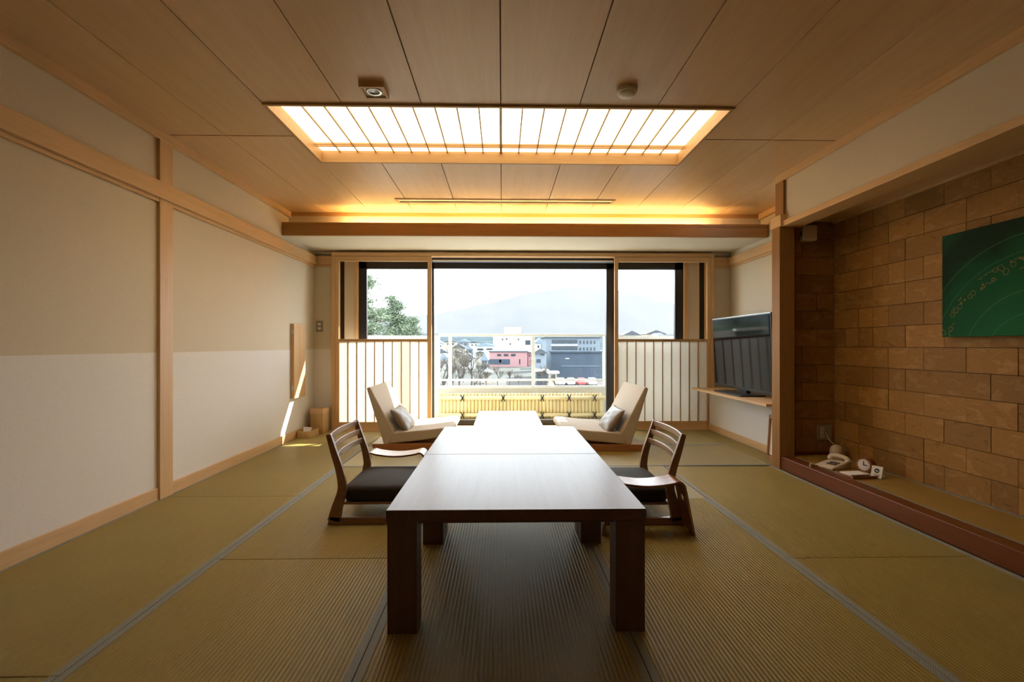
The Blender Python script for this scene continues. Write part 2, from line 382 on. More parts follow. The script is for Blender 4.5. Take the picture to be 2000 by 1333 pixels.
for r in range(13):
    y = YE-(0.0 if r % 2 else TW/2); lens = []
    if r % 2 == 0: tile('x', y, YE, r)
    while y > 0.25:
        if random.random() < 0.22: tile('x', y-TW/2, y, r); tile('x', y-TW, y-TW/2, r)
        else: tile('x', y-TW, y, r)
        y -= TW
    xs = [XR+0.1, XR+0.1+(0.13 if r % 2 else 0.26), XW+0.012]
    if random.random() < 0.3: xs.insert(1, XR+0.1+0.08)
    for a, b_ in zip(xs[:-1], xs[1:]): tile('y', a, b_, r)

# ceiling: veneer boards with dark joints, hole for the lantern
LX0, LX1, LY0, LY1 = -1.405, 1.388, 2.945, 3.885
ce = struct('ceiling', bx(XL-0.12, XW+0.14, YF-0.1, LY0-0.01, ZC+0.02, ZC+0.14), 'gap')
VX0, VX1, VY0, VY1 = -1.007, 1.079, 4.862, 4.958      # air outlet slot
for q in ((XL-0.12, XW+0.14, LY1+0.01, VY0), (XL-0.12, XW+0.14, VY1, 5.42), (XL-0.12, VX0, VY0, VY1), (VX1, XW+0.14, VY0, VY1)):
    obj('backing', bx(*q, ZC+0.02, ZC+0.14), 'gap', ce)
obj('backing', bx(XL-0.12, LX0-0.01, LY0-0.02, LY1+0.02, ZC+0.02, ZC+0.14), 'gap', ce)
obj('backing', bx(LX1+0.01, XW+0.14, LY0-0.02, LY1+0.02, ZC+0.02, ZC+0.14), 'gap', ce)
js = [XL]+[-0.008+0.4655*k for k in range(-4, 5)]+[XR+0.05]
g = 0.0028
def board(x0, x1, y0, y1):
    if y0 < VY0 and y1 > VY1 and x1 > VX0 and x0 < VX1:      # notched or split round the outlet
        a, b_ = x0+g, x1-g
        if a >= VX0 and b_ <= VX1:
            for p, q in ((y0, VY0), (VY1, y1)): obj('ceiling_board', bx(a, b_, p, q, ZC, ZC+0.022), 'ceil', ce, 0.0015)
        else:
            poly = [(a, y0), (b_, y0), (b_, VY0), (VX0, VY0), (VX0, VY1), (b_, VY1), (b_, y1), (a, y1)] if a < VX0 else [(a, y0), (b_, y0), (b_, y1), (a, y1), (a, VY1), (VX1, VY1), (VX1, VY0), (a, VY0)]
            obj('ceiling_board', B().prism(poly, ZC, ZC+0.022, 'z'), 'ceil', ce)
        return
    obj('ceiling_board', bx(x0+g, x1-g, y0, y1, ZC, ZC+0.022), 'ceil', ce, 0.0015)
for a, b_ in zip(js[:-1], js[1:]):
    mid = (a+b_)/2
    if LX0 < mid < LX1:
        board(max(a, LX0-0.003), min(b_, LX1+0.003), YF, LY0); board(max(a, LX0-0.003), min(b_, LX1+0.003), LY1, 5.37)
    else:
        board(a, b_, YF, 3.408); board(a, b_, 3.42, 5.37)
board(XR+0.05, XW+0.02, YP+0.02, 5.37)
# cove: end board of the ceiling, beam, soffit
cv = struct('trim_17', bx(XL, XW, 5.37, 5.40, 2.18, 2.54), 'plaster')
obj('ceiling_end_strip', bx(XL+0.02, XW-0.02, 5.362, 5.372, 2.40, ZC+0.002), 'kumiko0', cv)
struct('ceiling_soffit', bx(XL, XW, 5.23, YB+0.05, 2.162, 2.195), 'plaster')
bm_ = struct('trim_18', bx(XL, XW-0.01, 5.2, 5.235, 2.158, 2.262), 'beam', 0.002)
obj('beam_cap', bx(XL, XW-0.01, 5.2, 5.235, 2.264, 2.294), 'beam', bm_, 0.002)

# glazing behind the paper screens
YG = 6.25
def window(n, x0, x1, sl, sr, zb, zt, st, sb):
    o = struct('window_%d' % n, bx(x0, x1, YG, YG+0.05, zt-st, zt), 'alu', 0.002)
    obj('stile', bx(x0, x0+sl, YG, YG+0.05, zb, zt), 'alu', o, 0.002)
    obj('stile', bx(x1-sr, x1, YG, YG+0.05, zb, zt), 'alu', o, 0.002)
    obj('bottom_rail', bx(x0, x1, YG, YG+0.05, zb, zb+sb), 'alu', o, 0.002)
    obj('pane', bx(x0+sl, x1-sr, YG+0.022, YG+0.028, zb+sb, zt-st), 'glass', o)
    return o
window(1, -1.785, -0.905, 0.10, 0.03, 0.03, 2.13, 0.155, 0.05)
wc = window(2, -0.905, 1.412, 0.055, 0.10, 0.03, 2.055, 0.075, 0.055)
obj('head_rail', bx(-0.905, 1.412, YG-0.06, YG+0.05, 2.062, 2.12), 'alu', wc)
w3 = window(3, 1.412, 2.285, 0.03, 0.105, 0.03, 2.13, 0.155, 0.05)
obj('transom', bx(1.442, 2.18, YG, YG+0.05, 0.99, 1.02), 'alu', w3)
struct('wall_reveal_left', bx(-1.953, -1.815, YG-0.03, YG+0.05, 0.0, 2.13), 'plaster')
struct('wall_reveal_right', bx(2.325, 2.478, YG-0.03, YG+0.05, 0.0, 2.13), 'plaster')
struct('trim_19', bx(-1.817, -1.783, YG-0.05, YG+0.05, 0.0, 2.13), 'hinoki2')
struct('trim_20', bx(2.283, 2.327, YG-0.05, YG+0.05, 0.0, 2.13), 'hinoki2')
struct('trim_21', bx(-2.06, -1.951, YG-0.03, YG+0.05, 0.0, 2.13), 'black')
struct('trim_22', bx(2.476, 2.60, YG-0.03, YG+0.05, 0.0, 2.13), 'black')
struct('trim_23', bx(-2.06, 2.6, YB+0.2, YG+0.05, -0.15, 0.032), 'alu')

# ================================================================== PAPER SCREENS
def screen(x0, x1, label):
    t = thing('paper_screen', label, 'screen', ((x0+x1)/2, 6.03, 0.022))
    hw = (x1-x0)/2; d = 0.016; Z = lambda z: z-0.022
    for s in (-1, 1):
        e = s*hw; i = s*(hw-0.045)
        obj('stile', bx(min(e, i), max(e, i), -d, d, 0, Z(2.088)), 'hinoki2', t, 0.0015)
    obj('rail', bx(-hw+0.045, hw-0.045, -d, d, Z(2.03), Z(2.088)), 'hinoki0', t, 0.0015)
    obj('rail', bx(-hw+0.045, hw-0.045, -d, d, Z(1.066), Z(1.096)), 'kumiko0', t, 0.0015)
    obj('rail', bx(-hw+0.045, hw-0.045, -d, d, 0, Z(0.10)), 'hinoki0', t, 0.0015)
    n = 10; pw = (2*hw-0.09)/n
    for k in range(n):
        a = -hw+0.045+k*pw
        obj('paper_pane', bx(a, a+pw, -0.001, 0.001, Z(0.098), Z(1.068)), 'shoji', t)
        if k: obj('lattice_bar', bx(a-0.0045, a+0.0045, -0.010, 0.010, Z(0.098), Z(1.068)), 'kumiko', t)
screen(-1.998, -0.848, 'sunlit sliding paper screen with bright panes near the wooden bin')
screen(1.362, 2.536, 'shaded sliding paper screen beside the television shelf')

# ================================================================== CEILING FIXTURES
t = thing('ceiling_lantern', 'large rectangular paper lattice light recessed in the ceiling', 'ceiling light', ((LX0+LX1)/2, (LY0+LY1)/2, ZC))
hx, hy, dz = (LX1-LX0)/2, (LY1-LY0)/2, 0.078
fw = 0.022
for s in (-1, 1):
    obj('side_board', bx(min(s*hx, s*(hx-fw)), max(s*hx, s*(hx-fw)), -hy, hy, -0.012, 0.12), 'kumiko0', t, 0.002)
    obj('end_board', bx(-hx+fw, hx-fw, min(s*hy, s*(hy-fw)), max(s*hy, s*(hy-fw)), -0.012, 0.12), 'kumiko0', t, 0.002)
ix, iy = hx-fw, hy-fw
n = 20; pw = 2*ix/n
ybar = [-iy, -iy+0.10, iy-0.17, iy-0.135, iy]
ybar = [-iy, -iy+0.11, iy-0.15, iy]
for k in range(n):
    a = -ix+k*pw
    for y0, y1 in zip(ybar[:-1], ybar[1:]):
        obj('lamp_pane', bx(a, a+pw, y0, y1, dz, dz+0.004), 'lamp', t)
    if k: obj('lattice_bar', bx(a-(0.009 if k == 10 else 0.004), a+(0.009 if k == 10 else 0.004), -iy, iy, dz-0.012, dz+0.002), 'kumiko', t)
for y in (-iy+0.11, iy-0.15, iy-0.11):
    obj('lattice_bar', bx(-ix, ix, y-0.004, y+0.004, dz-0.014, dz+0.001), 'kumiko0', t)
obj('back_panel', bx(-hx, hx, -hy, hy, 0.118, 0.14), 'plaster', t)

cl = thing('cove_light', 'warm strip light hidden behind the long ceiling beam', 'light', (0.27, 5.31, 2.197))
for k in range(4):
    a = -1.93+k*0.98
    obj('tube', B().tube([(a, 0, 0.03), (a+0.93, 0, 0.03)], 0.011, 10), 'cove', cl, smooth=True)
    obj('holder', bx(a-0.02, a+0.95, -0.02, 0.02, 0, 0.018), 'white', cl)

t = thing('downlight', 'square wooden downlight with silver lamp beside the smoke detector', 'downlight', (-0.705, 2.765, ZC))
s_ = 0.068
for s in (-1, 1):
    obj('frame_side', bx(min(s*s_, s*(s_-0.014)), max(s*s_, s*(s_-0.014)), -s_, s_, -0.03, 0), 'hinoki1', t, 0.001)
    obj('frame_side', bx(-s_+0.014, s_-0.014, min(s*s_, s*(s_-0.014)), max(s*s_, s*(s_-0.014)), -0.03, 0), 'hinoki0', t, 0.001)
obj('plate', bx(-s_+0.013, s_-0.013, -s_+0.013, s_-0.013, -0.020, -0.004), 'white', t)
obj('reflector', B().lathe([(0.044, -0.024), (0.040, -0.026), (0.022, -0.0215), (0.0, -0.0212)], 24), 'steel', t, smooth=True)
t = thing('smoke_detector', 'round white smoke detector on the wooden ceiling', 'smoke detector', (0.69, 2.745, ZC))
obj('base_ring', B().lathe([(0.056, 0), (0.056, -0.022), (0.050, -0.026), (0.0, -0.026)], 28), 'ivory', t, smooth=True)
obj('sensor_cap', B().lathe([(0.046, -0.024), (0.044, -0.038), (0.036, -0.044), (0.0, -0.046)], 28), 'white', t, smooth=True)
t = thing('air_vent', 'long slotted air conditioning outlet in the ceiling before the beam', 'vent', (0.036, 4.91, ZC))
L, W = 1.073, 0.066
for s in (-1, 1):
    obj('frame_side', bx(-L, L, min(s*W, s*(W-0.018)), max(s*W, s*(W-0.018)), -0.006, 0), 'hinoki0', t, 0.001)
    obj('frame_end', bx(min(s*L, s*(L-0.03)), max(s*L, s*(L-0.03)), -W+0.018, W-0.018, -0.006, 0), 'hinoki1', t, 0.001)
obj('duct', B().box(-L+0.03, L-0.03, -W+0.018, W-0.018, 0.139, 0.145), 'grey', t)
obj('louvre', bx(-L+0.03, L-0.03, -0.030, -0.004, -0.004, 0.002), 'steel', t)
obj('louvre', bx(-L+0.03, L-0.03, 0.030, 0.040, -0.004, 0.002), 'white', t)
t = thing('alcove_spotlight', 'small lit downlight in the alcove ceiling above the painting', 'downlight', (2.56, 2.43, 2.065))
obj('trim_ring', B().lathe([(0.05, 0), (0.05, -0.008), (0.036, -0.008), (0.034, -0.001)], 24), 'white', t, smooth=True)
obj('bulb', B().lathe([(0.034, -0.002), (0.02, -0.004), (0.0, -0.0045)], 20), 'bulb', t, smooth=True)

# ================================================================== LOW TABLES
TZ = 0.439
def low_table(y0, label):
    t = thing('low_table', label, 'table', (0.052, y0+0.4525, 0), 0, 'square low dining tables')
    h = 0.461; d = 0.4515
    obj('table_top', bx(-h, h, -d, d, TZ-0.040, TZ), 'table', t, 0.0025)
    for sx in (-1, 1):
        for sy in (-1, 1):
            a, b_ = sx*(h-0.004), sx*(h-0.108); c_, e = sy*(d-0.004), sy*(d-0.108)
            obj('leg', bx(min(a, b_), max(a, b_), min(c_, e), max(c_, e), 0, TZ-0.039), 'tleg', t, 0.002)
    obj('apron', bx(-h+0.1, h-0.1, -d+0.035, -d+0.06, TZ-0.058, TZ-0.039), 'tleg', t)
    obj('apron', bx(-h+0.1, h-0.1, d-0.06, d-0.035, TZ-0.058, TZ-0.039), 'tleg', t)
low_table(1.762, 'dark oak low square table butted end on, standing away from the window')
low_table(2.667, 'dark oak low square table, the one of the pair closer to the lounge chairs')
t = thing('coffee_table', 'narrow low table between the two lounge chairs by the glass door', 'table', (0.053, 4.65, 0))
obj('table_top', bx(-0.30, 0.30, -0.61, 0.61, 0.295, 0.33), 'table', t, 0.003)
for sx in (-1, 1):
    for sy in (-1, 1):
        a, b_ = sx*0.295, sx*0.235; c_, e = sy*0.605, sy*0.545
        obj('leg', bx(min(a, b_), max(a, b_), min(c_, e), max(c_, e), 0, 0.296), 'tleg', t, 0.002)

# ================================================================== FLOOR CHAIRS
def soft_box(hx_, hy_, z0, z1, r=0.03, n=10, crown=0.012):
    """upholstered pad: rounded box with a slightly domed top"""
    b = B(); rows = []
    prof = [(0, z0)]+[(hx_-r+r*math.sin(a), z0+r*0.6-r*0.6*math.cos(a)) for a in (0.0, 0.8, 1.57)]+[(hx_-r+r*math.cos(a), z1-r+r*math.sin(a)) for a in (0.0, 0.5, 1.0, 1.57)]
    seg = 32
    def ring(rx, z):
        off = hx_-rx; pts = []
        for k in range(seg):
            a = 2*math.pi*k/seg; c_, s = math.cos(a), math.sin(a); e = 0.22
            pts.append(((hx_-off)*math.copysign(abs(c_)**e, c_), (hy_-off)*math.copysign(abs(s)**e, s), z))
        return pts
    rings = [ring(p[0], p[1]) for p in prof[1:]]
    for q in (0.8, 0.5, 0.2): rings.append([(x*q, y*q, z1+crown*(1-q*q)) for x, y, z in ring(hx_-r, z1)])
    vs = [p for rg in rings for p in rg]; m = len(rings)
    fs = [(i*seg+k, i*seg+(k+1) % seg, (i+1)*seg+(k+1) % seg, (i+1)*seg+k) for i in range(m-1) for k in range(seg)]
    fs += [tuple(range(seg-1, -1, -1)), tuple(range((m-1)*seg, m*seg))]
    return b.add(vs, fs)
def ribbon(center, widths, y0, y1):
    L_, R_ = [], []
    for i, p in enumerate(center):
        a = Vector(center[max(i-1, 0)]); c_ = Vector(center[min(i+1, len(center)-1)]); d = (c_-a).normalized(); n_ = Vector((-d.y, d.x))*widths[i]/2
        L_.append((p[0]+n_.x, p[1]+n_.y)); R_.append((p[0]-n_.x, p[1]-n_.y))
    return B().prism(L_+R_[::-1], y0, y1, 'y')
def smooth_path(ctrl, n=6):
    out = []
    P = [ctrl[0]]+list(ctrl)+[ctrl[-1]]
    for i in range(1, len(P)-2):
        p0, p1, p2, p3 = P[i-1], P[i], P[i+1], P[i+2]
        for k in range(n):
            u = k/n
            out.append(tuple(0.5*(2*p1[j]+(p2[j]-p0[j])*u+(2*p0[j]-5*p1[j]+4*p2[j]-p3[j])*u*u+(3*p1[j]-p0[j]-3*p2[j]+p3[j])*u**3) for j in range(len(p1))))
    out.append(tuple(ctrl[-1])); return out
def floor_chair():
    t = thing('floor_chair', 'x', 'chair', (0, 0, 0), 0, 'walnut floor chairs at the low tables')
    hy_ = 0.28
    ctrl = [(0.045, 0.02, 0.075), (0.060, 0.09, 0.062), (0.086, 0.18, 0.050), (0.089, 0.235, 0.048), (0.072, 0.32, 0.042), (0.040, 0.42, 0.036), (0.012, 0.515, 0.028)]
    sm = smooth_path(ctrl)
    for s in (-1, 1):
        y0, y1 = sorted((s*hy_, s*(hy_-0.028)))
        obj('back_post', ribbon([(p[0], p[1]) for p in sm], [p[2] for p in sm], y0, y1), 'chair', t, 0.004)
        obj('runner', B().prism([(0.008, 0), (0.53, 0), (0.53, 0.04), (0.10, 0.042), (0.02, 0.05)], y0, y1, 'y'), 'chair', t, 0.004)
        obj('front_leg', bx(0.49, 0.53, y0, y1, 0.03, 0.15), 'chair', t, 0.004)
    for z, xo in ((0.497, 0.020), (0.440, 0.038), (0.383, 0.056)):
        pts = [(xo-0.030*(1-(k/5-1)**2), -hy_+0.02+(2*hy_-0.04)*k/10) for k in range(11)]
        poly = [(p[0]+0.007, p[1]) for p in pts]+[(p[0]-0.007, p[1]) for p in pts[::-1]]
        obj('back_slat', B().prism(poly, z-0.019, z+0.016, 'z').tf(Matrix.Identity(4)), 'chair', t, 0.003)
    obj('seat_rail', bx(0.085, 0.51, -hy_+0.026, hy_-0.026, 0.108, 0.122), 'chair', t)
    o = obj('seat_pad', soft_box(0.215, 0.25, 0.12, 0.208, 0.028), 'cushion', t, smooth=True, loc=(0.295, 0, 0))
    return t
ch = floor_chair()
ch.location = (-1.0, 3.13, 0)
ch['label'] = 'walnut floor chair with dark seat pad on the light-papered wall side of the tables'
dup(ch, (1.045, 3.09, 0), math.pi, 'walnut floor chair with dark seat pad on the stone alcove side of the tables')

def arm_rest(loc, label, rz=0):
    t = thing('bentwood_armrest', label, 'armrest', loc, rz, 'bentwood armrests beside the floor chairs')
    H_, hl, hw = 0.288, 0.175, 0.080
    # bent top with rolled shoulders
    c_ = [(-hl-0.026, H_-0.055), (-hl-0.018, H_-0.022), (-hl+0.006, H_-0.004)]+[(-hl+0.04+(2*hl-0.08)*k/8, H_-0.012-0.014*math.sin(math.pi*k/8)) for k in range(9)]+[(hl-0.006, H_-0.004), (hl+0.018, H_-0.022), (hl+0.026, H_-0.055)]
    sm = smooth_path(c_, 3)
    obj('bent_top', ribbon(sm, [0.012]*len(sm), -hw, hw), 'armrest', t, 0.002)
    for s in (-1, 1):
        # leg panel with an oval grip hole, built flat then stood up
        zt = H_-0.052
        outer = [(-hw, zt), (hw, zt), (hw*1.05, 0.0), (-hw*1.05, 0.0)]
        bm = bmesh.new(); N = 20
        sq = []
        per = []
        for k in range(N):   # outer loop sampled by angle so it bridges with the oval
            a = 2*math.pi*k/N; dx, dz_ = math.cos(a), math.sin(a); cz = 0.185
            ts = []
            if dx > 1e-6: ts.append(hw/dx)
            if dx < -1e-6: ts.append(-hw/dx)
            if dz_ > 1e-6: ts.append((zt-cz)/dz_)
            if dz_ < -1e-6: ts.append((0-cz)/dz_)
            q = min(ts); per.append((dx*q, cz+dz_*q))
        # snap the corners
        for cxx, czz in ((-hw, zt), (hw, zt), (hw, 0), (-hw, 0)):
            k = min(range(N), key=lambda i: (per[i][0]-cxx)**2+(per[i][1]-czz)**2); per[k] = (cxx, czz)
        hol = [(0.028*math.cos(2*math.pi*k/N), 0.185+0.019*math.sin(2*math.pi*k/N)) for k in range(N)]
        b = B(); xo = lambda z: s*(hl+0.026+0.045*(zt-z)/zt)
        th = 0.006
        vs = []
        for lp in (per, hol):
            for off in (-th, th):
                vs += [(xo(z)+off, y, z) for y, z in lp]
        fs = []
        for k in range(N):
            j = (k+1) % N
            fs += [(k, j, 2*N+j, 2*N+k), (N+k, 3*N+k, 3*N+j, N+j), (k, N+k, N+j, j), (2*N+k, 2*N+j, 3*N+j, 3*N+k)]
        obj('leg_panel', b.add(vs, fs), 'armrest', t)
    return t
arm_rest((0.785, 2.735, 0), 'bentwood armrest with oval grip hole on the stone alcove side')
arm_rest((-0.73, 3.49, 0), 'bentwood armrest on the light-papered wall side before the lounge chair')

# ================================================================== LOUNGE CHAIRS (local +x is the seat front)
def lounge(label):
    t = thing('lounge_chair', label, 'chair', (0, 0, 0), 0, 'low lounge chairs by the window')
    W = 0.42
    obj('base_plate', B().prism([(0.02, 0.0), (0.70, 0.0), (0.72, 0.065), (0.0, 0.065)], -W-0.015, W+0.015, 'y'), 'base', t, 0.004)
    obj('backrest', B().prism([(-0.055, 0.605), (-0.02, 0.617), (0.215, 0.165), (0.165, 0.062), (0.115, 0.055)], -W, W, 'y'), 'fabric', t, 0.012, seg=3)
    obj('seat', B().prism([(0.205, 0.170), (0.52, 0.196), (0.755, 0.222), (0.785, 0.205), (0.785, 0.165), (0.755, 0.138), (0.50, 0.095), (0.16, 0.060)], -W, W, 'y'), 'fabric', t, 0.014, seg=3)
    return t
l1 = lounge('beige lounge chair facing the alcove, on the side of the wooden bin')
l1.location = (-1.265, 5.295, 0)
l2 = dup(l1, (1.362, 5.215, 0), math.pi, 'beige lounge chair beside the television shelf, backed to the screen in shade')
def pillow(label, loc, rot):
    b = B(); n = 14; w_, h_, th = 0.24, 0.155, 0.055
    def P(u, v, s):
        e = (1-abs(u)**2.6)*(1-abs(v)**2.6); k = 1-0.06*(1-abs(u*v))
        z = s*th*max(e, 0)**0.55+0.006*math.sin(9*u+4*v)*e+0.005*math.sin(13*v-6*u)*e
        return (u*w_*(1-0.06*(1-v*v)**0.8*abs(u)), v*h_*(1-0.07*(1-u*u)**0.8*abs(v)), z)
    for s in (-1, 1):
        vs = [P(-1+2*i/n, -1+2*j/n, s) for j in range(n+1) for i in range(n+1)]
        b.add(vs, [(j*(n+1)+i, j*(n+1)+i+1, (j+1)*(n+1)+i+1, (j+1)*(n+1)+i) for j in range(n) for i in range(n)])
    o = obj('cushion', b, 'satin', None, smooth=True, loc=loc, rot=rot)
    sb = o.modifiers.new('sub', 'SUBSURF'); sb.levels = 1; sb.render_levels = 1
    return tag(o, label, 'cushion', 'small satin cushions on the lounge chairs')
def face(n_, u_):
    n_ = Vector(n_).normalized(); u_ = Vector(u_); u_ = (u_-n_*u_.dot(n_)).normalized(); v_ = n_.cross(u_)
    return Matrix((u_, v_, n_)).transposed().to_euler()
pillow('grey-brown satin cushion on the lounge chair near the wooden bin', (-1.012, 5.15, 0.272), face((0.80, 0.0, 0.60), (0.06, 1, 0.05)))
pillow('grey-brown satin cushion on the lounge chair near the television', (1.109, 5.06, 0.272), face((-0.80, 0.0, 0.60), (-0.06, 1, 0.05)))

# ================================================================== TELEVISION AND SHELF
t = thing('wall_shelf', 'long wooden shelf under the television', 'shelf', (2.53, 5.0, 0.52))
obj('board', bx(-0.28, 0.28, -0.80, 0.862, -0.022, 0), 'hinoki1', t, 0.002)
obj('front_edge', bx(-0.286, -0.279, -0.80, 0.862, -0.023, 0.0005), 'hinoki1', t, 0.001)
t = thing('television', 'large flat black television on the wooden shelf', 'television', (2.45, 5.075, 0.52))
tl = Matrix.Rotation(math.radians(-2.2), 4, 'Y')
obj('casing', bx(0.0, 0.035, -0.623, 0.623, 0.045, 0.80).tf(tl), 'black', t, 0.004)
obj('screen', bx(-0.003, 0.001, -0.607, 0.607, 0.075, 0.785).tf(tl), 'gloss', t)
obj('bezel_strip', bx(-0.004, 0.03, -0.621, 0.621, 0.795, 0.8015).tf(tl), 'steel', t)
obj('stand_neck', bx(0.008, 0.05, -0.10, 0.10, 0.0, 0.07), 'black', t, 0.004)
obj('stand_foot', B().prism([(-0.15, -0.30), (0.10, -0.30), (0.12, 0.30), (-0.15, 0.30)], 0, 0.014, 'z'), 'black', t, 0.003)
t = thing('leaning_board', 'slim white board in a wooden frame leaning behind the alcove post', 'board', (2.40, 4.33, 0))
ln = Matrix.Rotation(math.radians(3.5), 4, 'Y')
obj('panel', bx(0.0, 0.008, -0.085, 0.12, 0.04, 0.36).tf(ln), 'paper', t)
for z in (0.0, 0.36): obj('frame_rail', bx(-0.012, 0.012, -0.10, 0.13, z, z+0.035).tf(ln), 'base', t, 0.002)
for y in (-0.10, 0.115): obj('frame_stile', bx(-0.014, 0.010, y, y+0.018, 0, 0.395).tf(ln), 'base', t, 0.002)
obj('back_stay', bx(-0.085, -0.075, -0.09, -0.07, 0.0, 0.39).tf(Matrix.Rotation(math.radians(9), 4, 'Y')), 'base', t, 0.002)

# ================================================================== ALCOVE THINGS
def painting():
    m, nt, b = _mat('green_painting'); v = _obj(nt)
    sp = nt.nodes.new('ShaderNodeSeparateXYZ'); nt.links.new(v, sp.inputs[0])
    dist = nt.nodes.new('ShaderNodeVectorMath'); dist.operation = 'DISTANCE'
    cb = nt.nodes.new('ShaderNodeCombineXYZ'); nt.links.new(sp.outputs['Y'], cb.inputs[0]); nt.links.new(sp.outputs['Z'], cb.inputs[1])
    nt.links.new(cb.outputs[0], dist.inputs[0]); dist.inputs[1].default_value = (0.05, -0.49, 0)
    d = dist.outputs['Value']
    base = _ramp(nt, _math(nt, 'MULTIPLY', _math(nt, 'ADD', d, _math(nt, 'MULTIPLY', _noise(nt, v, 6, 4), 0.25)), 0.8),
                 [(0.24, (0.016, 0.14, 0.050)), (0.44, (0.012, 0.105, 0.038)), (0.62, (0.008, 0.070, 0.025)), (0.70, (0.010, 0.032, 0.014)), (0.80, (0.011, 0.028, 0.013)), (0.90, (0.014, 0.075, 0.033))])
    vo = nt.nodes.new('ShaderNodeTexVoronoi'); vo.inputs['Scale'].default_value = 27
    nt.links.new(cb.outputs[0], vo.inputs['Vector'])
    ring = _math(nt, 'LESS_THAN', _math(nt, 'ABSOLUTE', _math(nt, 'SUBTRACT', vo.outputs['Distance'], 0.40)), 0.055)
    band = _math(nt, 'LESS_THAN', _math(nt, 'ABSOLUTE', _math(nt, 'SUBTRACT', d, 0.567)), 0.034)
    arcs = None
    for r_, w_ in ((0.72, 0.0022), (0.625, 0.0018), (0.42, 0.0022), (0.30, 0.0022), (0.96, 0.002)):
        a = _math(nt, 'LESS_THAN', _math(nt, 'ABSOLUTE', _math(nt, 'SUBTRACT', d, r_)), w_)
        arcs = a if arcs is None else _math(nt, 'ADD', arcs, a)
    mx = nt.nodes.new('ShaderNodeMixRGB'); nt.links.new(_math(nt, 'MULTIPLY', _math(nt, 'MULTIPLY', ring, band), 0.5), mx.inputs[0])
    nt.links.new(base, mx.inputs[1]); mx.inputs[2].default_value = (0.30, 0.20, 0.07, 1)
    m2 = nt.nodes.new('ShaderNodeMixRGB'); nt.links.new(_math(nt, 'MULTIPLY', arcs, 0.35), m2.inputs[0])
    nt.links.new(mx.outputs[0], m2.inputs[1]); m2.inputs[2].default_value = (0.10, 0.30, 0.13, 1)
    nt.links.new(m2.outputs[0], b.inputs['Base Color']); b.inputs['Roughness'].default_value = 0.75; b.inputs['Specular IOR Level'].default_value = 0.12
    return m
t = thing('painting', 'large green canvas with gold ringlets hung on the stone wall', 'painting', (XW-0.017, 2.46, 1.387))
obj('canvas', bx(-0.040, -0.004, -0.62, 0.61, -0.315, 0.315), painting(), t, 0.002)
obj('stretcher', bx(-0.006, 0.008, -0.56, 0.55, -0.27, 0.27), 'kumiko0', t)

AZ = 0.099
t = thing('telephone', 'cream desk telephone on the alcove floor', 'telephone', (2.50, 3.72, AZ), math.radians(18))
t.scale = (0.82, 0.82, 0.82)
obj('body', B().prism([(-0.115, 0), (0.115, 0), (0.115, 0.060), (0.02, 0.046), (-0.115, 0.020)], -0.085, 0.095, 'y'), 'cream', t, 0.008, seg=3)
for r in range(4):
    for c_ in range(3):
        obj('key', bx(-0.055+c_*0.026, -0.036+c_*0.026, -0.055+r*0.022, -0.041+r*0.022, 0.026+c_*0.0045, 0.042+c_*0.0045), 'keys', t)
hs = obj('handset', B().tube(smooth_path([(0.075, -0.10, 0.062), (0.075, -0.075, 0.088), (0.075, 0, 0.100), (0.075, 0.075, 0.088), (0.075, 0.10, 0.062)], 4), 0.019, 12), 'cream', t, smooth=True)
for y in (-0.085, 0.085): obj('earpiece', B().lathe([(0.024, 0), (0.027, 0.012), (0.022, 0.03), (0, 0.034)], 16, (0.075, y, 0.052)), 'cream', hs, smooth=True)
coil = [(-0.125-0.0011*k*0.9+0.006*math.cos(k*1.1), 0.06+0.03*math.sin(k/26)+0.0, 0.010+0.012*math.sin(k/80*math.pi)+0.006*math.sin(k*1.1)) for k in range(90)]
obj('coiled_cord', B().tube(coil, 0.004, 6), 'ivory', t, smooth=True)
t = thing('plug_in_appliance', 'cream dome-shaped appliance plugged into the alcove outlet', 'appliance', (2.705, 3.985, AZ))
obj('base', B().lathe([(0.055, 0), (0.057, 0.012), (0.045, 0.022), (0, 0.024)], 24), 'ivory', t, smooth=True)
obj('dome', B().lathe([(0.047, 0.02), (0.050, 0.05), (0.046, 0.082), (0.034, 0.104), (0.016, 0.115), (0, 0.117)], 24), 'cream', t, smooth=True)
obj('handle', B().tube(smooth_path([(0.045, -0.02, 0.02), (0.066, -0.02, 0.06), (0.055, -0.02, 0.11), (0.02, -0.02, 0.122)], 4), 0.005, 8), 'grey', t, smooth=True)
obj('power_cord', B().tube(smooth_path([(0.0, 0.02, 0.112), (-0.005, 0.08, 0.14), (0.02, 0.165, 0.19)], 5), 0.003, 6), 'ivory', t, smooth=True)
t = thing('wall_outlet', 'square power outlet plate on the alcove side wall', 'outlet', (2.715, YP+0.094, 0.283))
obj('plate', bx(-0.063, 0.063, -0.007, 0.012, -0.063, 0.063), 'grey', t, 0.003)
obj('socket_block', bx(-0.035, -0.003, -0.011, -0.005, -0.045, 0.045), 'ivory', t, 0.001)
for z in (-0.03, -0.012, 0.012, 0.03):
    obj('slot', bx(-0.025, -0.021, -0.0115, -0.010, z-0.005, z+0.005), 'black', t); obj('slot', bx(-0.016, -0.012, -0.0115, -0.010, z-0.005, z+0.005), 'black', t)
t = thing('wall_sensor_box', 'small ivory box high on the alcove side wall', 'sensor', (2.562, YP+0.096, 1.957))
obj('case', bx(-0.060, 0.060, -0.065, 0.01, -0.066, 0.066), 'ivory', t, 0.012, seg=3)
obj('slot', bx(-0.0615, -0.058, -0.045, -0.028, -0.02, 0.018), 'black', t)
t = thing('desk_clock', 'small round-faced desk clock in dark wood', 'clock', (2.62, 3.56, AZ), math.radians(24))
t.scale = (0.9, 0.9, 0.9)
rot = Matrix.Rotation(math.radians(-90), 4, 'Y')
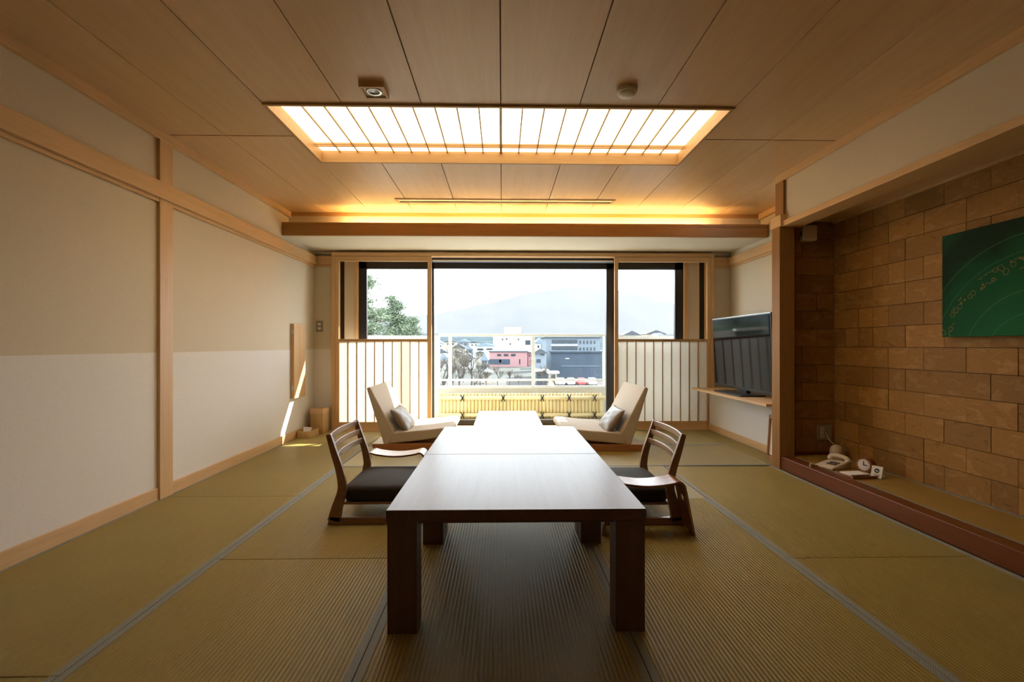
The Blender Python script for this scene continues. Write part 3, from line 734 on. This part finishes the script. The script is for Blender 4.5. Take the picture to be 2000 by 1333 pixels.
obj('case', B().prism([(0.062*math.cos(a), 0.060+0.060*math.sin(a)) for a in [math.pi*(-0.32)+k*math.pi*1.64/20 for k in range(21)]], -0.006, 0.055, 'x').tf(Matrix.Identity(4)), 'pillar_red', t, 0.003)
obj('dial', B().lathe([(0.046, 0), (0.046, 0.003), (0, 0.003)], 28).tf(Matrix.Translation((-0.006, 0, 0.062)) @ rot), 'paper', t)
obj('hand', bx(-0.012, -0.0095, -0.003, 0.003, 0.060, 0.092), 'black', t); obj('hand', bx(-0.012, -0.0095, -0.028, 0.003, 0.059, 0.065), 'black', t)
for k in range(12):
    a = k*math.pi/6; cy_, cz_ = 0.039*math.cos(a), 0.062+0.039*math.sin(a)
    obj('hour_mark', bx(-0.0105, -0.0088, cy_-0.0022, cy_+0.0022, cz_-0.0022, cz_+0.0022), 'ink', t)
obj('button', B().lathe([(0.007, 0.118), (0.007, 0.128), (0, 0.129)], 12, (0.02, 0, 0)), 'steel', t)
t = thing('note_tray', 'shallow wooden tray holding notepaper beside the telephone', 'tray', (2.495, 3.475, AZ), math.radians(8))
obj('tray_base', bx(-0.10, 0.10, -0.085, 0.075, 0, 0.008), 'base', t)
for s in (-1, 1):
    obj('lip', bx(min(s*0.10, s*0.094), max(s*0.10, s*0.094), -0.085, 0.075, 0.0, 0.018), 'base', t, 0.001)
    obj('lip', bx(-0.094, 0.094, -0.005+min(s*0.08, s*0.074), -0.005+max(s*0.08, s*0.074), 0.0, 0.018), 'base', t, 0.001)
pd = tag(obj('notepad', bx(-0.075, 0.075, -0.04, 0.06, 0, 0.010), 'paper', None, 0.001, loc=(2.495, 3.475, AZ+0.0085), rot=(0, 0, math.radians(8))), 'pad of white notepaper in the wooden tray', 'notepad')
t = thing('pen', 'black pen lying along the edge of the notepaper tray', 'pen', (2.487, 3.413, AZ+0.0135), math.radians(8))
obj('barrel', B().tube([(-0.07, 0, 0), (0.07, 0, 0)], 0.0055, 10), 'black', t, smooth=True); obj('tip', B().tube([(0.069, 0, 0), (0.082, 0, 0)], [0.005, 0.001], 10), 'steel', t, smooth=True)
t = thing('tent_card', 'small white folded card printed with a dark round emblem', 'card', (2.615, 3.425, AZ), math.radians(28))
t.scale = (0.85, 0.85, 0.85)
cf = B().prism([(-0.030, 0.0), (-0.028, 0.0), (0.002, 0.088), (0.030, 0.0), (0.032, 0.0), (0.002, 0.093), (0.0, 0.093)], -0.040, 0.040, 'y')
obj('card', cf, 'paper', t)
ang = math.atan2(0.030, 0.09)
cm = Matrix.Translation((-0.0315, 0, 0)) @ Matrix.Rotation(ang, 4, 'Y')
obj('emblem', B().lathe([(0.019, -0.0006), (0.019, 0.0006), (0, 0.0006)], 24).tf(cm @ Matrix.Translation((0, 0, 0.060)) @ Matrix.Rotation(math.pi/2, 4, 'Y')), 'ink', t)
obj('emblem_mark', B().prism([(-0.012, 0.052), (0.010, 0.058), (0.004, 0.064), (-0.008, 0.060)], -0.0012, -0.0008, 'x').tf(cm), 'paper', t)
obj('printed_line', bx(-0.0008, 0.0, -0.022, 0.022, 0.026, 0.030).tf(cm), 'ink', t)

# ================================================================== THINGS BY THE LEFT WALL
t = thing('folding_wall_panel', 'tall narrow wooden hinged panel mounted on the light-papered wall', 'wall panel', (XL, 5.575, 0.445))
obj('backboard', bx(-0.002, 0.014, -0.155, 0.155, 0, 0.808), 'hinoki2', t, 0.001)
obj('leaf', bx(0.015, 0.036, -0.155, -0.022, 0.0, 0.808), 'hinoki2', t, 0.0015)
obj('leaf', bx(0.015, 0.036, -0.019, 0.155, 0.0, 0.808), 'hinoki2', t, 0.0015)
for z in (0.09, 0.70): obj('hinge', bx(0.008, 0.03, -0.158, -0.150, z, z+0.05), 'steel', t, 0.001)
t = thing('light_switch', 'grey switch plate with two buttons beside the paper screen', 'switch', (-2.205, YB, 1.25))
obj('plate', bx(-0.040, 0.040, -0.009, 0.005, -0.066, 0.066), 'grey', t, 0.002)
for z in (-0.026, 0.026): obj('button', bx(-0.018, 0.018, -0.014, -0.007, z-0.014, z+0.014), 'white', t, 0.002)
t = thing('waste_bin', 'tall square wooden waste bin in the corner by the paper screen', 'bin', (-2.135, 5.885, 0), math.radians(-4))
hb, hd, hh = 0.074, 0.085, 0.285
for s in (-1, 1):
    obj('side', bx(min(s*hb, s*(hb-0.009)), max(s*hb, s*(hb-0.009)), -hd, hd, 0, hh-0.05), 'bin', t, 0.0015)
    obj('side', bx(-hb+0.009, hb-0.009, min(s*hd, s*(hd-0.009)), max(s*hd, s*(hd-0.009)), 0, hh-0.05), 'bin', t, 0.0015)
obj('bottom', bx(-hb+0.008, hb-0.008, -hd+0.008, hd-0.008, 0.002, 0.012), 'bin', t)
lid = obj('lid_ring', B().box(-hb-0.003, hb+0.003, -hd-0.003, -hd+0.03, hh-0.052, hh).box(-hb-0.003, hb+0.003, hd-0.03, hd+0.003, hh-0.052, hh).box(-hb-0.003, -hb+0.028, -hd+0.03, hd-0.03, hh-0.052, hh).box(hb-0.028, hb+0.003, -hd+0.03, hd-0.03, hh-0.052, hh), 'hinoki0', t)
t = thing('tissue_box', 'open low wooden tissue box beside the waste bin', 'tissue box', (-2.178, 5.65, 0), math.radians(-3))
hb, hd, hh = 0.073, 0.118, 0.072
for s in (-1, 1):
    obj('side', bx(min(s*hb, s*(hb-0.008)), max(s*hb, s*(hb-0.008)), -hd, hd, 0, hh), 'bin', t, 0.001)
    obj('side', bx(-hb+0.008, hb-0.008, min(s*hd, s*(hd-0.008)), max(s*hd, s*(hd-0.008)), 0, hh), 'bin', t, 0.001)
obj('insert', bx(-hb+0.008, hb-0.008, -hd+0.008, hd-0.008, 0.003, 0.012), 'bin', t)
obj('tissue', B().add([(-0.03, -0.05, 0.011), (0.035, -0.03, 0.011), (0.045, 0.0, hh+0.028), (-0.045, -0.02, hh+0.036), (0.0, 0.03, 0.011)], [(0, 1, 3), (1, 2, 3), (0, 3, 4), (2, 4, 3), (1, 4, 2), (0, 4, 1)]), 'paper', t)

# ================================================================== BALCONY
M['bamboo'] = wood('bamboo', (0.92, 0.76, 0.42), (0.80, 0.62, 0.28), 2, 0.4, 20, 0.1, 0.15)
M['bamboo0'] = wood('bamboo_x', (0.93, 0.79, 0.48), (0.84, 0.68, 0.36), 0, 0.4, 20, 0.1)
M['rope'] = plain('black_rope', (0.02, 0.02, 0.02), 0.9)
M['extwhite'] = plain('white_render', (0.86, 0.86, 0.85), 0.8, noise=0.03)
M['deck'] = plain('balcony_floor', (0.74, 0.68, 0.56), 0.7, noise=0.08, nscale=10)
M['railmetal'] = plain('rail_metal', (0.82, 0.83, 0.82), 0.4)
struct('balcony_floor', bx(-2.8, 2.95, 6.3, 7.35, -0.25, -0.02), 'deck')
YEAVE = 5.10+2.5/SUNK
struct('ceiling_balcony', bx(-2.9, 3.05, 6.28, YEAVE, 2.5, 2.72), 'extwhite')
struct('wall_sunblock_right', bx(2.72, 2.9, 6.3, 7.3, -0.2, 2.5), 'extwhite')  # unseen partition, added to keep the sun off the right paper screen
struct('wall_balcony_left', bx(-2.75, -2.6, 6.3, 7.3, -0.2, 2.5), 'extwhite')
struct('wall_parapet_left', bx(-2.6, -0.905, 7.14, 7.28, -0.2, 1.16), 'extwhite')
struct('wall_parapet_right', bx(1.475, 2.72, 7.14, 7.28, -0.2, 1.16), 'extwhite')
struct('wall_parapet_low', bx(-0.905, 1.475, 7.15, 7.28, -0.2, 0.41), 'extwhite')
t = thing('glass_railing', 'glass balcony railing with pale metal posts and rails', 'railing', (0.285, 7.17, 0.41))
obj('top_rail', bx(-1.19, 1.19, -0.03, 0.03, 0.735, 0.775), 'railmetal', t, 0.004)
obj('mid_rail', bx(-1.19, 1.19, -0.015, 0.015, 0.10, 0.125), 'railmetal', t, 0.002)
obj('bottom_rail', bx(-1.19, 1.19, -0.03, 0.03, -0.005, 0.03), 'railmetal', t, 0.002)
for x in (-1.03, 0.163): obj('rail_post', bx(x-0.022, x+0.022, -0.022, 0.022, 0.0, 0.74), 'railmetal', t, 0.002)
for a, b_ in ((-1.18, -1.055), (-1.005, 0.138), (0.188, 1.18)): obj('pane', bx(a, b_, -0.004, 0.004, 0.125, 0.735), 'railglass', t)
t = thing('bamboo_fence', 'low golden bamboo fence tied with black cord on the balcony', 'fence', (0.285, 7.08, -0.02))
pole = B().lathe([(0.023, 0)]+sum([[(0.0245, z-0.004), (0.0255, z), (0.0245, z+0.004)] for z in (0.09, 0.23)], [])+[(0.023, 0.355), (0.0, 0.357)], 10).mesh('bamboo_pole', M['bamboo'], True)
k = 0; x = -1.155
while x < 1.16:
    o = bpy.data.objects.new('bamboo_pole', pole); C.objects.link(o); o.parent = t; o.location = (x, random.uniform(-0.004, 0.004), 0.005); o.rotation_euler = (0, 0, random.random()*6)
    x += 0.0505
for z in (0.06, 0.30):
    obj('cross_pole', B().tube([(-1.17, -0.045, z), (-0.4, -0.045, z), (0.4, -0.045, z), (1.17, -0.045, z)], 0.026, 12), 'bamboo0', t, smooth=True)
    for x in (-0.84, -0.27, 0.28, 0.66, 1.02):
        for s in (-1, 1):
            obj('cord_tie', B().tube([(x-0.024*s, -0.074, z-0.046), (x, -0.079, z), (x+0.024*s, -0.074, z+0.046)], 0.008, 6), 'rope', t, smooth=True)
        obj('cord_knot', B().lathe([(0, -0.012), (0.013, -0.006), (0.013, 0.006), (0, 0.012)], 8, (x, -0.082, z)), 'rope', t)

# ================================================================== TOWN BELOW
GZ = -7.0
def at(px, py, Y):
    psi = math.atan(19.4/FPX); a = (px-1000)/FPX; b_ = (675-py)/FPX
    rx, ry = math.sin(psi)+a*math.cos(psi), math.cos(psi)-a*math.sin(psi)
    q = Y/ry; return rx*q, Y, EYE+b_*q
M['ground'] = plain('town_ground', (0.075, 0.073, 0.068), 1.0, spec=0.05, noise=0.35, nscale=0.06)
M['road'] = plain('asphalt', (0.045, 0.047, 0.052), 0.9)
M['hill'] = plain('hill_wood', (0.050, 0.062, 0.070), 1.0, spec=0.0, noise=0.25, nscale=0.02)
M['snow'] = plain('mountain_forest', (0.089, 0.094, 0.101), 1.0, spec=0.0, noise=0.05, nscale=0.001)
M['pink'] = plain('pink_render', (0.36, 0.19, 0.19), 0.85)
M['slate'] = plain('slate_wall', (0.045, 0.060, 0.085), 0.8, noise=0.1, nscale=0.6)
M['greyw'] = plain('grey_wall', (0.16, 0.18, 0.21), 0.8)
M['whitew'] = plain('white_wall', (0.50, 0.52, 0.53), 0.8)
M['beigew'] = plain('beige_wall', (0.35, 0.30, 0.23), 0.8)
M['roofd'] = plain('dark_roof', (0.05, 0.055, 0.065), 0.7)
M['roofb'] = plain('blue_roof', (0.16, 0.20, 0.25), 0.6)
M['wdark'] = plain('far_window', (0.015, 0.02, 0.03), 0.25)
M['bark'] = plain('bare_bark', (0.07, 0.058, 0.05), 0.9)
M['twig'] = plain('twig', (0.11, 0.088, 0.07), 0.95)
M['needle'] = plain('pine_needle', (0.085, 0.115, 0.07), 0.95, noise=0.2, nscale=2)
struct('ground', bx(-3000, 3000, 20, 5000, GZ-0.5, GZ), 'ground')
struct('road', B().add([(-60, 76, GZ+0.03), (60, 68, GZ+0.03), (60, 88, GZ+0.03), (-60, 92, GZ+0.03)], [(0, 1, 2, 3)]), 'road')
def ridge(name, Y, pts, m, depth, jag):
    b = B(); vs = []; n_ = 0
    P = []
    for (a, c_) in zip(pts[:-1], pts[1:]):
        for k in range(8):
            u = k/8; P.append((a[0]+(c_[0]-a[0])*u, a[1]+(c_[1]-a[1])*u+random.uniform(-jag, jag)))
    P.append(pts[-1])
    for px, py in P:
        x, y, z = at(px, py, Y)
        vs += [(x*(1-depth/Y*0.5), Y-depth, GZ), (x, Y, z), (x*(1+depth/Y*0.5), Y+depth, GZ)]
    fs = [(i*3+j, i*3+j+1, i*3+j+4, i*3+j+3) for i in range(len(P)-1) for j in range(2)]
    struct(name, b.add(vs, fs), m, smooth=True)
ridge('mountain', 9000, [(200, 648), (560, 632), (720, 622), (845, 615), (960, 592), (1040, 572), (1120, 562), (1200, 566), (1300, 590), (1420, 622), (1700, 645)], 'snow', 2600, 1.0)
ridge('hills', 1400, [(300, 655), (700, 654), (850, 652), (960, 654), (1080, 656), (1200, 655), (1400, 652), (1700, 655)], 'hill', 500, 0.6)
def building(name, px0, px1, ptop, Y, wall, label, roof='roofd', depth=10, gable=0.0, flat_over=0.4, wins=(), dwin='wdark', group=None, pbase=None):
    x0, _, zt = at(px0, ptop, Y); x1 = at(px1, ptop, Y)[0]
    zb = GZ if pbase is None else at(px0, pbase, Y)[2]
    t = thing(name, label, 'building', ((x0+x1)/2, Y+depth/2, GZ), 0, group)
    hw = (x1-x0)/2; H_ = zt-GZ; hd_ = depth/2
    obj('walls', bx(-hw, hw, -hd_, hd_, 0, H_), wall, t)
    if gable:
        obj('roof', B().prism([(-hw-0.5, H_-0.1), (hw+0.5, H_-0.1), (hw+0.5, H_+0.05), (hw*0.1, H_+gable), (-hw*0.1, H_+gable), (-hw-0.5, H_+0.05)], -hd_-0.6, hd_+0.6, 'y'), roof, t)
    else:
        obj('roof', bx(-hw-flat_over, hw+flat_over, -hd_-flat_over, hd_+flat_over, H_, H_+0.35), roof, t)
    for (a, b_, c_, d, *mm) in wins:      # pixel rectangles
        wx0, _, wz1 = at(a, c_, Y); wx1, _, wz0 = at(b_, d, Y); cx = (x0+x1)/2
        f_ = obj('window', bx(wx0-cx, wx1-cx, -hd_-0.12, -hd_+0.05, wz0-GZ, wz1-GZ), mm[0] if mm else dwin, t)
    return t
building('pink_house', 956, 1030, 688, 185, 'pink', 'pink house with dark flat roof and three small windows', depth=12,
         wins=[(971, 979, 692, 696), (984, 993, 692, 696), (998, 1007, 692, 696), (953, 996, 702, 712, 'slate'), (975, 979, 703, 709, 'whitew'), (1014, 1016, 702, 712)])
building('pink_annex', 1031, 1046, 690, 190, 'pink', 'narrow pale pink annex joined behind the pink house', depth=9, wins=[(1033, 1035, 693, 697), (1037, 1039, 693, 697), (1037, 1039, 704, 707)])
hotel = building('white_hotel', 963, 1042, 659, 420, 'whitew', 'large white hotel block behind the pink house', roof='whitew', depth=30,
         wins=[(980, 983, 662, 665), (988, 991, 661, 664), (1011, 1014, 662, 665), (995, 998, 671, 674), (1026, 1036, 665, 674)])
x, y, z = at(1001, 652, 430)
t = thing('rooftop_sign', 'white rooftop signboard with faint grey lettering on the hotel', 'sign', (x, 430, at(963, 659, 420)[2]+0.36))
hw = 16/975*430
obj('board', bx(-hw, hw, -0.3, 0.3, 3.0, 8.4), 'extwhite', t)
for s in (-0.7, 0, 0.7): obj('sign_post', bx(s*hw-0.25, s*hw+0.25, -0.2, 0.2, 0.0, 3.2), 'greyw', t)
for k, xx in enumerate((-0.62, -0.15, 0.12, 0.38, 0.64)):
    for j in range(3): obj('letter_stroke', bx(xx*hw-0.55+j*0.4, xx*hw-0.35+j*0.4+(0.5 if j == 1 else 0), -0.36, -0.28, 4.6+0.5*(j % 2), 6.6-0.6*((j+k) % 2)), 'greyw', t)
ws = []
for r, (a, b_) in enumerate(((664, 671), (677, 684))):
    for k in range(12): ws.append((1078+k*4.2, 1081.2+k*4.2, a, b_))
for r, (a, b_) in enumerate(((666, 672), (679, 685))):
    for k in range(5): ws.append((1132+k*7, 1134.5+k*7, a, b_))
ws += [(1076, 1128, 673, 676, 'whitew'), (1076, 1170, 686, 687.5, 'whitew')]
building('grey_apartment_block', 1067, 1172, 660, 118, 'greyw', 'long grey apartment block with rows of windows facing the balcony', depth=14, wins=ws)
building('slate_hall', 1077, 1176, 689, 112, 'slate', 'slate blue hall standing before the grey apartment block', roof='slate', depth=3, wins=[(1096, 1170, 715, 716, 'roofb'), (1104, 1112, 700, 701.5, 'whitew')])
building('pale_house', 1047, 1066, 670, 150, 'whitew', 'pale house with a low gabled roof beside the apartment block', roof='roofb', depth=9, gable=1.5, wins=[(1057, 1064, 673, 682), (1050, 1053, 675, 680)])
building('lilac_house', 1046, 1064, 690, 106, 'greyw', 'low lilac-grey house with dark eaves beside the slate hall', depth=8, gable=0.9, wins=[(1056, 1063, 692, 695), (1048, 1056, 702, 709)])
building('blue_roof_warehouse', 928, 966, 676, 290, 'whitew', 'long warehouse with a pale blue roof', roof='roofb', depth=20, gable=1.6, wins=[(932, 944, 681, 685), (950, 962, 681, 684)])
building('small_house', 884, 908, 680, 260, 'beigew', 'beige house with dark gable roof among bare trees', depth=9, gable=2.0, wins=[(888, 892, 685, 689), (898, 902, 685, 689)])
building('small_house', 903, 926, 700, 170, 'whitew', 'white house with blue gable roof among bare trees', roof='roofb', depth=8, gable=1.6, wins=[(906, 910, 704, 708), (915, 920, 704, 708)])
building('small_house', 848, 874, 690, 210, 'whitew', 'white house partly behind the first railing post', depth=9, gable=1.8, wins=[(852, 857, 695, 699), (864, 868, 695, 699)])
building('garden_shed', 946, 958, 727, 105, 'beigew', 'small shed with white roof at the roadside', roof='extwhite', depth=2, gable=0.5, wins=[(949, 951, 731, 735)])
building('flat_shed', 1048, 1068, 726, 100, 'roofd', 'low dark shed with a white flat roof by the parking area', roof='extwhite', depth=3, wins=[(1053, 1060, 729, 734)])
building('flat_shed', 1074, 1088, 730, 94, 'beigew', 'low beige shed with white flat roof near the cars', roof='extwhite', depth=3, wins=[(1078, 1084, 733, 737)])
building('far_house', 1218, 1250, 655, 300, 'whitew', 'distant white house seen through the shaded side window', depth=10, gable=2.5, wins=[(1224, 1229, 660, 664), (1238, 1243, 660, 664)])
building('far_house', 1262, 1300, 653, 260, 'beigew', 'distant beige house seen through the shaded side window', depth=10, gable=2.0, wins=[(1270, 1276, 658, 662), (1284, 1290, 658, 662)])
rh = random.Random(21)
tw_ = ('far back between the parapet and the first railing post', 'far back behind the forked bare tree', 'far back beyond the beige house', 'beside the blue-roofed warehouse', 'low down beside the first railing post',
       'between the warehouse and the pink house', 'just beside the pink house wall', 'beyond the second railing post near the hotel', 'tucked beside the apartment block', 'next to the beige gabled house',
       'before the blue-roofed warehouse', 'just past the shaded paper screen stile', 'seen low through the shaded side window')
cols = (('whitew', 'roofb', 'white', 'blue'), ('beigew', 'roofd', 'beige', 'dark'), ('greyw', 'roofb', 'grey', 'blue'), ('whitew', 'roofd', 'white', 'dark'))
for i, (px, py, Y, wpx) in enumerate(((856, 672, 320, 20), (880, 668, 380, 22), (905, 668, 400, 22), (926, 670, 360, 18), (866, 704, 165, 18), (938, 690, 230, 16), (946, 704, 150, 10), (1050, 664, 330, 16), (1060, 684, 170, 12), (895, 690, 215, 14), (915, 683, 310, 16), (1225, 662, 180, 26), (1290, 662, 190, 24))):
    wl_, rf, cw, cr = cols[i % 4]
    building('town_house', px-wpx/2, px+wpx/2, py, Y, wl_, '%s house with %s %s roof %s' % (cw, 'low' if i % 2 else 'steep', cr, tw_[i]), roof=rf, depth=8, gable=0.9 if i % 2 else 2.2,
             wins=[(px-wpx*0.3, px-wpx*0.12, py+3, py+6), (px+wpx*0.1, px+wpx*0.3, py+3, py+6)], group='small houses in the town')
def car(px, col, label, Y=100):
    x, y, z = at(px, 740, Y)
    t = thing('car', label, 'car', (x, Y, GZ+0.02), math.radians(random.uniform(88, 92)), 'cars parked before the slate hall')
    m_ = plain('car_paint_'+col[0], col[1], 0.35)
    obj('body', B().prism([(-1.9, 0.3), (1.9, 0.3), (1.95, 0.75), (1.0, 0.92), (-1.8, 0.95), (-1.95, 0.7)], -0.8, 0.8, 'y'), m_, t, 0.08)
    obj('cabin', B().prism([(-1.7, 0.93), (0.9, 0.9), (0.35, 1.45), (-1.4, 1.47)], -0.7, 0.7, 'y'), 'wdark', t, 0.06)
    obj('roof', bx(-1.35, 0.3, -0.66, 0.66, 1.45, 1.5), m_, t, 0.02)
    for sx in (-1.2, 1.2):
        for sy in (-0.78, 0.78): obj('wheel', B().tube([(sx, sy-0.1, 0.31), (sx, sy+0.1, 0.31)], 0.31, 12), 'black', t)
for px, c_, l_ in ((1094, ('white', (0.75, 0.75, 0.75)), 'white car parked at the shed end of the row'), (1114, ('silver', (0.5, 0.52, 0.55)), 'silver car parked beside the white car'),
                   (1134, ('red', (0.45, 0.08, 0.08)), 'red car parked before the slate hall'), (1155, ('pale', (0.68, 0.70, 0.72)), 'pale grey car parked at the far end of the row')):
    car(px, c_, l_)
def bare_tree(px, py_top, py_base, Y, label, spread=0.5, seedv=1):
    rnd = random.Random(seedv); x, _, zt = at(px, py_top, Y); zb = GZ; H_ = zt-zb
    t = thing('bare_tree', label, 'tree', (x, Y, zb), 0, 'leafless trees below the balcony')
    br, tw = B(), B()
    def grow(p, d, L_, r, lev):
        q = p+d*L_; mid = p+d*L_*0.5+Vector((rnd.uniform(-1, 1), rnd.uniform(-1, 1), 0))*L_*0.06
        (br if lev < 2 else tw).tube([p, mid, q], [r, r*0.85, r*0.65], 5 if lev < 2 else 3, cap=False)
        if lev == 4: return
        for k in range(4 if lev else 5):
            nd = (d+Vector((rnd.uniform(-1, 1), rnd.uniform(-1, 1), rnd.uniform(-0.1, 0.7)))*(0.55+spread*0.5)).normalized()
            grow(p+d*L_*rnd.uniform(0.6, 1.0), nd, L_*rnd.uniform(0.55, 0.8), r*0.58, lev+1)
    grow(Vector((0, 0, 0)), Vector((rnd.uniform(-0.1, 0.1), 0, 1)).normalized(), H_*0.36, H_*0.022, 0)
    obj('trunk', br, 'bark', t); obj('twigs', tw, 'twig', t)
for i, (px, pt, Y, l_) in enumerate(((897, 665, 80, 'tall leafless tree with a forked trunk behind the railing'), (921, 660, 97, 'tall slender leafless tree standing next to the forked tree'), (866, 668, 72, 'leafless tree seen beside the first railing post'),
                                     (938, 690, 96, 'small leafless tree between the warehouse and pink house'), (972, 706, 98, 'low brown leafless tree before the pink house'), (1062, 706, 88, 'low leafless tree before the lilac house'),
                                     (884, 700, 88, 'low leafless tree under the forked tree'), (905, 712, 108, 'low leafless thicket by the white house'), (995, 716, 101, 'leafless hedge tree before the pink house'), (852, 690, 90, 'leafless tree at the parapet end of the railing'), (950, 712, 92, 'low leafless tree beside the roadside shed'), (925, 715, 84, 'low leafless tree before the blue-roofed house'), (1012, 722, 96, 'low leafless shrub tree beside the second railing post'), (1085, 720, 86, 'low leafless shrub tree before the slate hall'))):
    bare_tree(px, pt, 745, Y, l_, 0.7, 11+i)
def pine(px, ptop, Y, label, wid, seedv):
    rnd = random.Random(seedv); x, _, zt = at(px, ptop, Y); H_ = zt-GZ
    t = thing('pine_tree', label, 'tree', (x, Y, GZ), 0, 'pines beyond the parapet')
    trk = B().tube([(0, 0, 0), (0.2, 0, H_*0.5), (0, 0, H_*0.98)], [0.28, 0.18, 0.04], 8); lf = B()
    for k in range(46):
        u = rnd.uniform(0.35, 1.0); a = rnd.uniform(0, 6.283); R_ = wid*(1.08-u)**0.6*rnd.uniform(0.45, 1.0)
        p0 = Vector((0, 0, H_*u)); p1 = p0+Vector((math.cos(a)*R_, math.sin(a)*R_, R_*0.12))
        trk.tube([p0, p1], [0.05, 0.015], 4, cap=False)
        for j in range(240):
            c_ = p0.lerp(p1, rnd.uniform(0.35, 1.05))+Vector((rnd.gauss(0, 0.25), rnd.gauss(0, 0.25), rnd.gauss(0.1, 0.12)))
            d = Vector((rnd.gauss(0, 1), rnd.gauss(0, 1), rnd.uniform(0, 1))).normalized()*rnd.uniform(0.16, 0.34); n_ = d.cross(Vector((rnd.gauss(0, 1), rnd.gauss(0, 1), rnd.gauss(0, 1)))).normalized()*0.035
            lf.add([c_-n_, c_+n_, c_+d], [(0, 1, 2)])
    obj('trunk', trk, 'bark', t); f_ = obj('foliage', lf, 'needle', t); f_['kind'] = 'stuff'
pine(706, 540, 24, 'tall hazy pine seen through the sunlit side window', 2.9, 3)
pine(768, 578, 33, 'shorter rounded pine next to the tall hazy pine', 2.3, 5)
pine(800, 622, 40, 'low pine at the end of the pine row', 2.4, 8)
